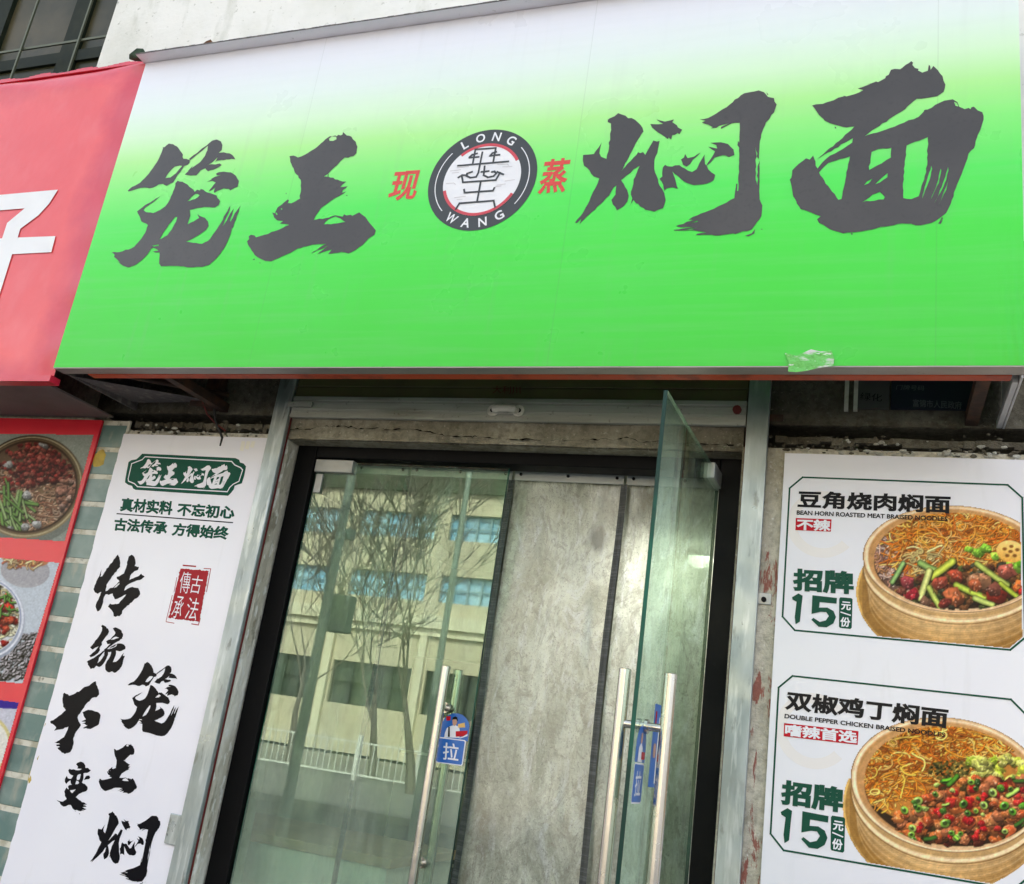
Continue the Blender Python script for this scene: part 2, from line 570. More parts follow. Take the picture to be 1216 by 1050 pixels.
def board_mat():
    t = NT('white_laminated_print')
    c = t.mix(t.ramp(t.noise(1.2, 3), .35, .7), (.79, .77, .82), (.84, .83, .86))
    c = t.mix(t.ramp(t.noise(20, 4, (1, 1, .15)), .62, .78, 0, .12), c, (.5, .48, .45))
    h = t.math('MULTIPLY_ADD', t.noise(2.2, 2), 1.0, t.math('MULTIPLY', t.noise(9, 2, (1, 1, .3)), .15))
    return t.done(t.bsdf(c, .14, 0, .3, t.bump(h, .18, .02)))
K['board'] = board_mat()
K['foam_edge'] = mat('board_edge', (.66, .64, .56), .8, layers=(((.35, .32, .22), 20, .5, .7, .7),))
K['print_green'] = mat('dark_green_ink', (.008, .075, .045), .2, 0, .08)
K['print_black'] = mat('printed_black', (.012, .012, .014), .2, 0, .08)
K['print_red'] = mat('printed_red', (.52, .012, .025), .2, 0, .08)
K['print_white'] = mat('printed_white', (.82, .81, .84), .2, 0, .08)
K['seal_red'] = mat('seal_red', (.36, .02, .028), .25, 0, .08)
K['pale_ring'] = mat('pale_watermark', (.80, .755, .74), .2)
K['menu_red'] = mat('red_board', (.70, .015, .035), .25, 0, .5, layers=(((.55, .012, .025), 3, .4, .7, .6),))
K['sticker_blue'] = mat('blue_sticker', (.010, .12, .46), .3, layers=(((.02, .17, .55), 14, .4, .7, .5),))
K['skin'] = mat('printed_skin', (.55, .30, .20), .4)
K['sticker_yellow'] = mat('sticker_yellow', (.75, .45, .12), .4)
K['glass'] = glass_mat('door_glass', (.86, .96, .88), .085, 0, .36, (.54, .60, .50), (9, 9, 1.2), (1.55, .75, .34))
K['open_glass'] = glass_mat('open_door_glass', (.86, .95, .88), .045, 0, .32, (.58, .66, .56), (4, 4, 1.4))
K['glass_edge'] = mat('green_glass_edge', (.002, .035, .026), .3, 0, .25, layers=(((.003, .12, .075), 3, .5, .6, .8, (1, 1, .6)),))
K['pvc_clear'] = glass_mat('clear_pvc', (.94, .96, .92), .05, .12, .30, (.40, .44, .36), (5, 5, 1))

def pvc_fog():
    t = NT('fogged_pvc')
    c = t.mix(t.ramp(t.noise(2.6, 7, (1.5, 1, .7), .72, 2.2), .40, .60), (.46, .49, .39), (.79, .83, .71))
    c = t.mix(t.ramp(t.noise(6, 5, (1.5, 1, .9), .7, 3.0), .52, .64, 0, .75), c, (.36, .35, .28))
    c = t.mix(t.ramp(t.noise(6, 6, (1.4, 1, .55), .72, 2.4), .52, .66, 0, .8), c, (.90, .94, .92))
    c = t.mix(t.ramp(t.noise(34, 4, (1, 1, .35), .7, .8), .52, .64, 0, .5), c, (.33, .33, .27))
    c = t.mix(t.ramp(t.noise(46, 4, (1, 1, .8), .75, 1.0), .56, .66, 0, .55), c, (.26, .26, .21))
    c = t.mix(t.ramp(t.noise(170, 2), .60, .68, 0, .5), c, (.14, .14, .11))
    c = t.mix(t.ramp(t.noise(150, 2, (1, 1.3, 1)), .62, .70, 0, .5), c, (.9, .9, .86))
    p = t.n('ShaderNodeSeparateXYZ'); t.l(t.pos(), p.inputs[0])
    q = W(708, 640, .25)                            # wiped patch near the second magnet strip
    du = t.math('MULTIPLY', t.math('SUBTRACT', p.outputs['X'], q.x), 24); dv = t.math('MULTIPLY', t.math('SUBTRACT', p.outputs['Z'], q.z), 15)
    dd = t.math('SQRT', t.math('ADD', t.math('MULTIPLY', du, du), t.math('MULTIPLY', dv, dv)))
    sm = t.math('MULTIPLY', t.ramp(t.math('ADD', dd, t.math('MULTIPLY', t.noise(30, 4, (1, 1, .25)), 1.2)), 1.1, 1.7, 1, 0), .85)
    c = t.mix(sm, c, (.10, .10, .075))
    tp_ = t.math('MULTIPLY', t.ramp(p.outputs['Z'], 2.36, 2.58), t.ramp(t.noise(9, 4, (1.2, 1, .35), .6), .5, .62))
    c = t.mix(t.math('MULTIPLY', tp_, .75), c, (.13, .13, .08))
    lo_ = t.math('MULTIPLY', t.ramp(p.outputs['Z'], 1.75, .95), t.ramp(t.noise(2.6, 7, (1, 1, .8), .75, 1.5), .42, .6))
    c = t.mix(t.math('MULTIPLY', lo_, .8), c, (.17, .16, .12))
    h = t.math('MULTIPLY_ADD', t.noise(6, 4), 1.0, t.math('MULTIPLY', t.noise(110, 2), .10))
    n = t.bump(h, .45, .04)
    b = t.bsdf(c, .30, 0, .5, n, .9)
    pb = b.node
    pb.inputs["Coat Roughness"].default_value = .16; pb.inputs['Coat IOR'].default_value = 2.0
    tl = t.n('ShaderNodeBsdfTranslucent')
    t.l(c, tl.inputs['Color'])
    m = t.n('ShaderNodeMixShader'); m.inputs[0].default_value = .38
    t.l(b, m.inputs[1]); t.l(tl.outputs[0], m.inputs[2])
    tr = t.n('ShaderNodeBsdfTransparent'); tr.inputs['Color'].default_value = (.8, .85, .78, 1)
    m2 = t.n('ShaderNodeMixShader')
    t.l(t.ramp(t.noise(4, 4, (1, 1, .5)), .45, .8, .0, .03), m2.inputs[0])
    t.l(m.outputs[0], m2.inputs[1]); t.l(tr.outputs[0], m2.inputs[2])
    return t.done(m2.outputs[0])
K['pvc_fog'] = pvc_fog()
K['pvc_rail'] = mat('white_pvc_rail', (.60, .62, .60), .4, layers=(((.42, .43, .40), 11, .5, .7, .6),))
K['magnet'] = mat('grey_magnet_strip', (.045, .05, .05), .42, 0, .4, layers=(((.12, .13, .13), 260, .5, .6, .8, (.01, .01, 1)),))
K['lamp'] = NT('lit_lamp').done  # replaced below
_t = NT('lit_lamp'); K['lamp'] = _t.done(_t.bsdf((.9, .9, .88), .5, emit=(1, .96, .88), estr=40))
K['inner'] = mat('shop_inner_wall', (.55, .58, .50), .8, layers=(((.25, .28, .24), 2.0, .45, .65, .6), ((.16, .18, .15), 7, .6, .75, .4)))
K['inner_floor'] = mat('shop_inner_floor', (.25, .24, .22), .5)
K['counter'] = mat('pale_counter', (.80, .84, .78), .4, layers=(((.5, .55, .5), 3, .4, .7, .5),))
K['wood'] = mat('pale_wood', (.42, .30, .16), .5, layers=(((.25, .16, .08), 12, .4, .7, .6, (.2, 1, 1)),))
K['window_green'] = mat('dark_window_frame', (.010, .016, .008), .6, 0, .2, layers=(((.03, .032, .016), 9, .5, .7, .5),))
K['window_glass'] = mat('dusty_dark_glass', (.036, .036, .017), .35, 0, .25, layers=(((.085, .072, .038), 1.6, .40, .60, .9), ((.014, .02, .008), 3.5, .5, .7, .7, (1, 1, .5))))
K['bar'] = mat('grille_bar', (.10, .11, .07), .5, .4)
K['room_dark'] = mat('dim_room', (.06, .055, .04), .9)
K['asphalt'] = mat('asphalt', (.055, .055, .055), .9, layers=(((.09, .09, .088), 2, .4, .6, .6), ((.03, .03, .03), 60, .5, .7, .7)), bump=(120, .3, .005))
K['paving'] = mat('paving', (.22, .215, .20), .9, layers=(((.15, .145, .13), 1.7, .4, .65, .7), ((.30, .29, .28), 20, .55, .7, .4)), bump=(60, .3, .005))
K['kerb'] = mat('kerb_stone', (.42, .41, .39), .85, layers=(((.28, .27, .25), 6, .4, .7, .6),))
K['ground'] = mat('bare_ground', (.30, .28, .24), .95, layers=(((.20, .19, .15), .4, .4, .65, .7),))
K['cream'] = mat('cream_facade', (.56, .49, .36), .85, 0, .3, layers=(((.44, .40, .31), .35, .4, .65, .6), ((.40, .34, .23), 3, .6, .75, .5)), bump=(12, .15, .01))
K['cream_light'] = mat('pale_band', (.66, .61, .47), .85, 0, .3, layers=(((.6, .52, .36), 1.5, .45, .7, .5),))
K['dark_fascia'] = mat('dark_fascia', (.035, .05, .03), .6, 0, .2, layers=(((.07, .08, .05), .8, .45, .65, .8),))
K['opp_glass'] = mat('blue_window', (.20, .42, .62), .10, .0, 1., layers=(((.42, .64, .80), .9, .42, .6, .9), ((.08, .18, .27), 2.3, .55, .7, .7)))
K['opp_dark'] = mat('dark_shop_window', (.035, .05, .042), .12, 0, .8, layers=(((.10, .11, .08), 1.2, .5, .7, .7),))
K['opp_frame'] = mat('window_frame', (.22, .33, .40), .5)
K['bark'] = mat('grey_bark', (.12, .10, .08), .9, layers=(((.18, .16, .13), 7, .45, .65, .7),), bump=(20, .5, .01))
K['white_rail'] = mat('white_railing', (.70, .70, .66), .5)
K['pole'] = mat('grey_pole', (.28, .34, .30), .6, layers=(((.2, .25, .22), 4, .45, .7, .6),))
K['leaf_green'] = mat('green_scrap', (.05, .10, .06), .6, layers=(((.02, .04, .03), 40, .4, .6, .7),))
K['leaf_brown'] = mat('dry_leaf', (.16, .07, .025), .8, layers=(((.07, .03, .015), 50, .4, .6, .7),))
K['plaque'] = mat('navy_plaque', (.010, .014, .03), .5)
K['plaque_grey'] = mat('grey_plaque', (.08, .08, .075), .7, layers=(((.05, .05, .045), 8, .4, .7, .6),))
K['plaque_text'] = mat('faded_plaque_text', (.13, .14, .15), .6)
K['cable'] = mat('black_cable', (.01, .01, .01), .6)
K['crumb'] = mat('plaster_crumb', (.55, .54, .48), .95, layers=(((.3, .28, .22), 30, .4, .7, .7),), bump=(80, .6, .01))
K['tape'] = mat('torn_tape', (.62, .62, .58), .15, 0, .6, layers=(((.10, .50, .06), 16, .36, .42, .97, (.5, 1, 1.6)), ((.85, .88, .82), 38, .60, .65, .8, (.6, 1, 2))), bump=(25, .9, .02))
K['tape_clear'] = mat('old_tape', (.86, .83, .74), .15, 0, .6, bump=(60, .4, .004))
K['crack'] = mat('crack', (.006, .005, .004), 1, 0, 0)
K['red_bolt'] = mat('red_bolt', (.13, .014, .011), .6)
K['food'] = vcol_mat('food_print', .16)

# ------------------------------------------------------------------ the setting across the street (seen in the door glass)
structure(MB().box(-300, 300, -300, 300, -.9, -.152).build('ground', K['ground']))
structure(MB().box(-90, 90, -4.6, .0, -.15, 0).build('pavement', K['paving']))
structure(MB().box(-90, 90, -4.75, -4.602, -.15, .012).build('kerb', K['kerb']))
structure(MB().box(-90, 90, -14.0, -4.752, -.15, -.13).build('road', K['asphalt']))
structure(MB().box(-90, 90, -26, -14.002, -.15, .0).build('far_pavement', K['paving']))

YO = -45.0                                     # front of the building across the street
b = empty('office_building', (-24, YO, 0), 'cream office block across the street mirrored in the closed glass door', 'building')
XO0, XO1 = -68.0, 12.0
bays = [(-28.1 + 5.72 * k, -23.25 + 5.72 * k) for k in range(-6, 6)]
rows = [(2.5, 4.8), (8.5, 10.0), (12.0, 13.5)]
m = MB()
zs = [0.] + [z for r_ in rows for z in r_] + [19.]
for i in range(0, len(zs) - 1, 2):
    m.box(XO0, XO1, YO - 12, YO, zs[i], zs[i + 1])
for z0, z1 in rows:
    xs = [XO0] + [x for q in bays for x in q] + [XO1]
    for i in range(0, len(xs), 2):
        m.box(xs[i], xs[i + 1], YO - .6, YO, z0, z1)
m.build('wall', K['cream'], b)
m = MB(); m.box(XO0, XO1, YO + .002, YO + .5, 7.0, 7.7); m.box(XO0, XO1, YO + .002, YO + .25, 6.6, 6.99); m.box(XO0, XO1, YO + .002, YO + .4, 18.3, 19.0)
m.build('cornice', K['cream_light'], b)
MB().box(XO0, XO1, YO + .002, YO + .3, 14.7, 17.6).build('fascia', K['dark_fascia'], b)  # dark band added to darken the top of the door-glass reflection
for q in bays:
    MB().box(q[0] - .55, q[0] - .12, YO + .002, YO + .3, 0, 6.59).build('pilaster', K['cream_light'], b)
for ri, (z0, z1) in enumerate(rows):
    for x0, x1 in bays:
        f = MB()
        n = 6 if ri else 4
        for k in range(n + 1):
            x = x0 + (x1 - x0) * k / n
            f.box(x - .05, x + .05, YO - .28, YO - .2, z0, z1)
        zm = (z0 + z1) / 2
        f.box(x0, x1, YO - .275, YO - .205, zm - .04, zm + .04)
        fo = f.build('window', K['opp_frame'] if ri else K['window_green'], b)
        MB().box(x0, x1, YO - .5, YO - .4, z0, z1).build('pane', K['opp_glass'] if ri else K['opp_dark'], fo)

def bare_tree(px, py, depth, seed, label):
    base = W(px, py, .26 + depth)
    bx, by = base.x, -depth
    rnd = random.Random(seed)
    o = empty('bare_tree', (bx, by, 0), label, 'tree', 'bare street trees across the road')
    def grow(mb, p, d, ln, r, lev):
        pts, rs = [p], [r]
        q = Vector(p); dd = Vector(d)
        for i in range(4):
            dd = (dd + Vector((rnd.gauss(0, .10), rnd.gauss(0, .10), .05))).normalized()
            q = q + dd * ln / 4
            pts.append(q.copy()); rs.append(max(.014, r * (1 - (.2 if lev == 0 else .16) * (i + 1))))
        mb.tube(pts, rs, 7 if lev < 2 else 4)
        if lev < 5:
            for _ in range(3 if lev < 4 else 4):
                k = rnd.choice((2, 3, 4, 4))
                nd = (dd + Vector((rnd.gauss(0, .55), rnd.gauss(0, .55), rnd.gauss(.15, .3)))).normalized()
                grow(branches, pts[k], nd, ln * rnd.uniform(.66, .88), rs[k] * .68, lev + 1)
    trunk = MB(); branches = MB()
    grow(trunk, Vector((bx, by, -.15)), Vector((rnd.uniform(-.1, .1), 0, 1)), 3.6, .16, 0)
    trunk.build('trunk', K['bark'], o, smooth=True)
    branches.build('branches', K['bark'], o)
bare_tree(452, 870, 24.5, 3, 'bare tree across the road, middle one of the three mirrored in the door')
bare_tree(500, 872, 21, 11, 'thin bare tree mirrored nearest the door handle')
bare_tree(352, 862, 25.5, 21, 'bare tree mirrored at the left edge of the door glass')

# railing along the far pavement
rl = empty('railing', (-15, -23, 0), 'white iron railing along the far pavement mirrored low in the door glass', 'railing')
for k in range(0, 22):
    x = -34 + k * 2.0
    MB().box(x - .06, x + .06, -23.06, -22.94, 0, 1.25).build('post', K['white_rail'], rl)
m = MB()
m.box(-34, 8, -23.02, -22.98, 1.02, 1.07); m.box(-34, 8, -23.02, -22.98, .12, .17)
m.build('rail', K['white_rail'], rl)
m = MB()
for k in range(0, 210):
    x = -33.9 + k * .2
    m.box(x - .012, x + .012, -23.012, -22.988, .17, 1.02)
m.build('bars', K['white_rail'], rl)

# utility pole with a cabinet, mirrored at the left of the door
pp = W(372, 800, .26 + 9.0)
up = empty('utility_pole', (pp.x, -9.0, -.13), 'grey green utility pole with a cabinet, mirrored beside the left door edge', 'utility pole')
MB().tube([(pp.x, -9, -.13), (pp.x, -9, 6.5)], [.085, .06], 14).build('pole', K['pole'], up, smooth=True)
MB().box(pp.x - .06, pp.x + .30, -9.35, -9.14, 2.80, 3.36).build('cabinet', K['pole'], up, bevel=.02)
MB().box(pp.x - .10, pp.x + .14, -9.22, -9.06, 4.2, 4.36).build('bracket', K['pole'], up, bevel=.02)

pp = W(520, 800, .26 + 12.0)
lp = empty('lamp_post', (pp.x, -12.0, -.13), 'slim grey lamp post mirrored behind the handle of the closed door', 'lamp post')
MB().tube([(pp.x, -12, -.13), (pp.x, -12, 6.2), (pp.x - .1, -12, 6.6), (pp.x - .6, -12, 6.75)], [.07, .05, .045, .035], 12).build('post', K['pole'], lp, smooth=True)
MB().box(pp.x - 1.1, pp.x - .58, -12.09, -11.91, 6.70, 6.78).build('lamp_head', K['pole'], lp, bevel=.02)

# ------------------------------------------------------------------ the building of the shop
bd = empty('shop_building', (-1.4, 0, 0), 'old concrete shop building with white stucco above the signs and rough grey piers', 'building')
XL, XR = -14.0, 12.0
OX0, OX1, OZ = -2.405, -.455, 2.683            # door opening in the facade
def rough_wall(name, x0, x1, z0, z1, k, y0=0, y1=.3, step=.03, amp=.005, seed=0):
    """a wall slab whose front is a displaced grid"""
    nx = max(2, int((x1 - x0) / step)); nz = max(2, int((z1 - z0) / step))
    mb = MB()
    vs = []
    for j in range(nz + 1):
        for i in range(nx + 1):
            x = x0 + (x1 - x0) * i / nx; z = z0 + (z1 - z0) * j / nz
            p = Vector((x * 3.2, seed, z * 3.2))
            d = mnoise.fractal(p, 1.0, 2.0, 4) * amp * 1.6 + mnoise.noise(p * 6) * amp * .5
            if i in (0, nx) or j in (0, nz):
                d = max(d, 0)
            vs.append((x, y0 + d, z))
    fs = [(j * (nx + 1) + i, j * (nx + 1) + i + 1, (j + 1) * (nx + 1) + i + 1, (j + 1) * (nx + 1) + i) for j in range(nz) for i in range(nx)]
    mb.add(vs, fs)
    mb.box(x0, x1, y0 + amp * 3, y1, z0, z1)
    return mb.build(name, k, bd, smooth=False)
rough_wall('right_pier', OX1, 1.9, 0, 2.70, K['concrete'], seed=1)
rough_wall('left_pier', -3.50, OX0, 0, 2.70, K['render'], seed=2)
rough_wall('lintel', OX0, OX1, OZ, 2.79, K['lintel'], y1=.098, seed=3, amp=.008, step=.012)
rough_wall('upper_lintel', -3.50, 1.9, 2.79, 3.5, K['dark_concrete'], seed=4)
m = MB()
m.box(XL, -3.502, 0, .3, 0, 3.5); m.build('outer_wall', K['concrete'], bd)
MB().box(1.902, XR, 0, .3, 0, 3.5).build('outer_wall', K['concrete'], bd)
m = MB()
WX0, WX1, WZ0, WZ1 = -6.1, -4.212, 3.9, 6.1
m.box(XL, WX0, 0, .3, 3.502, 12); m.box(WX1, XR, 0, .3, 3.502, 12)
m.box(WX0, WX1, 0, .3, 3.502, WZ0); m.box(WX0, WX1, 0, .3, WZ1, 12)
m.build('upper_wall', K['stucco'], bd)
m = MB()
m.box(XL, XL + .3, .302, 10, 0, 12); m.box(XR - .3, XR, .302, 10, 0, 12); m.box(XL + .3, XR - .3, 9.7, 10, 0, 12)
m.build('back_wall', K['stucco'], bd)
MB().box(XL - .2, XR + .2, -.15, 10.2, 12.002, 12.3).build('roof', K['dark_concrete'], bd)

rnd = random.Random(31)
m = MB()
x = OX0 + .02; z = 2.718; pv = None
while x < OX1 - .02:
    z = min(2.74, max(2.70, z + rnd.gauss(0, .0035)))
    w_ = max(.0004, rnd.gauss(.0014, .0014)) * (1 if rnd.random() < .7 else .15)
    cur = ((x, -.0135, z - w_), (x, -.0135, z + w_))
    if pv:
        m.add([pv[0], cur[0], cur[1], pv[1]], [(0, 1, 2, 3)])
    pv = cur
    x += rnd.uniform(.008, .022)
m.build('crack', K['crack'], bd)

# plastered left reveal with peeling paint
m = MB()
ny, nz = 8, 110
vs = []
for j in range(nz + 1):
    for i in range(ny + 1):
        y = .012 + (.098 - .012) * i / ny; z = 2.676 * j / nz + .004
        p = Vector((5, y * 9, z * 2.4))
        d = .004 + .006 * max(0, mnoise.fractal(p, 1, 2, 4)) + .002 * mnoise.noise(p * 5)
        vs.append((OX0 + (d if 0 < i < ny and 0 < j < nz else .0005), y, z))
m.add(vs, [(j * (ny + 1) + i, j * (ny + 1) + i + 1, (j + 1) * (ny + 1) + i + 1, (j + 1) * (ny + 1) + i) for j in range(nz) for i in range(ny)])
m.build('left_reveal', K['peeling'], bd)

# dark window with a grille above the red sign
m = MB()
for a in ((WX0, WX0 + .07, WZ0, WZ1), (WX1 - .06, WX1, WZ0, WZ1), (WX0 + .07, WX1 - .06, WZ1 - .07, WZ1), (WX0 + .07, WX1 - .06, WZ0, WZ0 + .07),
          (-4.75, -4.62, WZ0 + .07, WZ1 - .07), (-5.45, -5.32, WZ0 + .07, WZ1 - .07)):
    m.box(a[0], a[1], .16, .23, a[2], a[3])
m.box(WX0 + .07, WX1 - .06, .17, .22, 5.12, 5.2)
wf = m.build('window', K['window_green'], bd)
MB().box(WX0 + .07, WX1 - .06, .19, .196, WZ0 + .07, WZ1 - .07).build('pane', K['window_glass'], wf)
for x in (-4.482, -4.935, -5.388, -5.841):
    MB().box(x - .006, x + .006, .045, .057, WZ0, WZ1).build('grille_bar', K['bar'], wf)
MB().box(WX0, WX1, .058, .068, 5.15, 5.165).build('grille_rail', K['bar'], wf)
m = MB(); m.box(WX0 - .3, WX1 + .3, 2.4, 2.5, 3.6, 6.5); m.box(WX0 - .3, WX1 + .3, .31, 2.4, 6.3, 6.4); m.box(WX0 - .3, WX1 + .3, .31, 2.4, 3.5, 3.6)
m.box(WX0 - .32, WX0 - .3, .31, 2.4, 3.6, 6.3); m.box(WX1 + .3, WX1 + .32, .31, 2.4, 3.6, 6.3)
m.build('dim_room', K['room_dark'], wf)

# tiled strip between the two boards
TX0, TX1 = -3.60, -3.262
m = MB()
TH = .132
z = 2.73; tiles = MB(); k = 0
zz = 2.61
while zz > 0:
    for q in range(1):
        tiles.box(TX0 + .004, TX1 - .01 + random.uniform(-.012, .0), -.0125 + random.uniform(-.001, .001), -.004, zz + .0, zz + TH - .024)
    zz -= TH
ts = MB().box(TX0, TX1 - .004, -.0095, -.001, .01, 2.742).build('tile_strip', K['grout'], bd)
tiles.build('tiles', K['tile'], ts, bevel=.002, seg=1)
def blob(mb, c, rx, ry, rz, seed, n=10):
    """a small lumpy stone"""
    rnd = random.Random(seed)
    bm = bmesh.new()
    bmesh.ops.create_icosphere(bm, subdivisions=2, radius=1)
    sh = Vector((rnd.random() * 9, rnd.random() * 9, rnd.random() * 9))
    vs = []
    for v in bm.verts:
        s = 1 + .45 * mnoise.noise(v.co * 1.4 + sh)
        vs.append((c[0] + v.co.x * rx * s, c[1] + v.co.y * ry * s, c[2] + v.co.z * rz * s))
    fs = [tuple(w.index for w in f.verts) for f in bm.faces]
    bm.free()
    mb.add(vs, fs)
m = MB()
gl = W(118, 545, -.014); blob(m, (gl.x, -.013, gl.z), .035, .006, .045, 3)
m.build('glue_blob', K['yellow'], ts)
m = MB()
for px, py in ((58, 880), (54, 900), (49, 915), (62, 868), (45, 925)):
    q = W(px - 14, py, -.012); blob(m, (q.x + .03, -.012, q.z), .018, .008, .05, px)
m.build('glue_streak', K['yellow'], ts)

# interior
m = MB()
m.box(-3.3, .6, 4.0, 4.1, 0, 3.0); m.box(-3.4, -3.3, .302, 4.1, 0, 3.0); m.box(.6, .7, .302, 4.1, 0, 3.0)
m.build('inner_wall', K['inner'], bd)
MB().box(-3.3, .6, .302, 4.0, 2.9, 3.0).build('inner_ceiling', K['inner'], bd)
MB().box(-3.3, .6, .1, 4.0, -.01, .004).build('inner_floor', K['inner_floor'], bd)

# crumbling mortar ledge over the boards
m = MB()
rnd = random.Random(5)
for k in range(260):
    x = rnd.choice((rnd.uniform(-3.28, -2.50), rnd.uniform(-.36, .62), rnd.uniform(-.3, .62)))
    zc = 2.705 + rnd.gauss(.012, .018)
    s = rnd.uniform(.002, .007)
    blob(m, (x, -.004, zc), s * rnd.uniform(.8, 2), s, s * rnd.uniform(.7, 1.2), k)
cr = m.build('dark_mortar', K['dark_concrete'], bd); cr['kind'] = 'stuff'
m = MB()
for k in range(60):
    x = rnd.choice((rnd.uniform(-.24, .45), rnd.uniform(-.05, .35), rnd.uniform(-3.2, -2.55)))
    zc = rnd.choice((2.69, 2.69, 2.725)) + rnd.gauss(0, .006)
    s = rnd.uniform(.002, .0065)
    blob(m, (x, -.016, zc), s * rnd.uniform(1, 2.2), s, s, k + 900)
cr = m.build('white_mortar', K['crumb'], bd); cr['kind'] = 'stuff'
# a patched ledge course under the signs
m = MB()
for x0, x1 in ((-3.24, -2.49), (-.34, 1.2)):
    m = MB()
    n = 40
    for i in range(n):
        xa = x0 + (x1 - x0) * i / n; xb = x0 + (x1 - x0) * (i + 1) / n
        h = rnd.uniform(.012, .03); t_ = rnd.uniform(.006, .02)
        m.box(xa, xb, -t_, .012, 2.735 - h, 2.735 + rnd.uniform(0, .006))
    m.build('ledge', K['dark_concrete'], bd)

# ------------------------------------------------------------------ brush characters traced in pixels of the photograph
def P(s):
    a = [float(x) for x in s.replace(';', ',').split(',')]
    return list(zip(a[0::2], a[1::2]))
G = {}
G['long'] = ((120, 150), 5.833, [
    ["185,447,215,420,270,392,330,330,372,270,400,225,420,180,430,150,426,146,440,145,470,120,500,125,535,150,560,185,570,226,590,226,615,235,612,255,598,268,575,275,560,300,520,355,500,388,480,398,455,412,430,400,400,402,360,425,335,430,300,425,260,430,215,445,190,452",
     "445,360,470,320,510,280,545,272,562,275,520,325,480,355"],
    ["580,335,610,305,600,312,635,275,628,290,690,245,720,205,740,160,735,172,745,120,770,100,800,92,830,105,840,130,835,165,815,185,850,180,890,188,915,205,930,230,920,228,905,226,850,235,800,240,790,250,808,214,770,250,740,268,725,290,690,305,660,340,620,342"],
    ["720,285,745,265,790,265,820,258,836,268,820,280,780,300,740,312,728,300"],
    ["610,226,744,122,748,130,616,236"],
    ["735,385,770,368,758,368,790,350,830,340,800,340,798,326,818,318,850,315,900,320,935,345,955,380,945,420,910,435,895,445,885,434,850,430,800,450,786,462,780,452,792,424,770,440,745,452,770,420,795,390,770,378"],
    ["515,395,530,378,565,385,600,405,640,440,648,455,665,440,685,445,690,435,720,450,760,465,800,480,825,520,815,545,790,562,730,560,680,565,615,580,618,620,600,680,640,660,680,635,668,608,684,622,720,635,740,660,745,690,730,715,690,745,640,775,590,800,640,808,700,815,740,795,790,730,830,670,850,625,895,550,884,600,850,672,842,696,870,655,893,606,920,570,908,615,892,655,898,660,925,605,967,550,945,610,925,665,915,700,905,710,900,735,880,790,850,850,800,915,750,960,700,975,620,978,520,968,415,970,402,950,405,875,375,874,358,866,398,862,362,842,345,850,320,890,280,930,230,965,195,978,150,965,110,935,135,945,90,905,95,890,75,872,130,872,190,855,230,835,270,790,305,740,318,700,325,685,280,660,265,620,250,590,270,575,300,550,360,515,412,483,360,527,310,560,293,580,310,595,360,602,410,580,445,555,470,520,500,450,515,410",
     "598,520,625,490,655,468,683,478,650,505", "405,785,430,740,470,680,515,628,528,630,520,660,490,715,460,755,425,775",
     "352,826,398,820,400,828,366,834"]])
G['wang'] = ((280, 140), 5.833, [
    ["372,265,400,262,430,275,480,255,560,205,620,150,650,128,690,122,700,128,708,118,728,122,740,115,742,98,768,122,800,130,812,150,830,165,842,200,835,245,815,265,795,268,780,276,755,275,725,300,715,312,680,345,642,385,642,408,720,435,765,442,735,465,725,480,775,474,742,500,735,520,765,510,720,540,690,555,640,590,590,625,560,670,540,708,620,695,690,675,740,685,750,668,765,676,800,672,805,680,835,665,855,655,880,675,908,702,920,720,950,755,970,780,960,810,920,835,880,880,830,915,780,940,730,930,640,944,665,912,635,920,565,945,640,885,520,940,600,885,628,872,570,875,510,885,430,905,380,935,300,970,245,995,205,992,150,965,130,950,110,920,85,880,78,855,92,840,90,820,105,810,130,815,140,828,200,810,270,785,320,765,370,742,305,732,328,716,285,710,265,690,252,655,270,662,280,640,290,620,320,600,330,590,360,565,368,572,360,590,385,592,410,580,445,560,442,540,452,490,450,430,435,415,432,400,410,380,385,320",
     "608,738,640,705,690,683,720,695,760,722,720,728,660,738", "645,145,665,128,695,130,698,148,675,160,650,160", "274,656,284,658,290,672,280,672",
     "610,406,638,388,636,408", "312,628,320,626,322,636,314,637"],
    ["345,520,352,522,350,529", "118,980,130,974,132,984,122,986", "163,1002,172,1004,168,1010", "764,535,774,536,770,544"]])
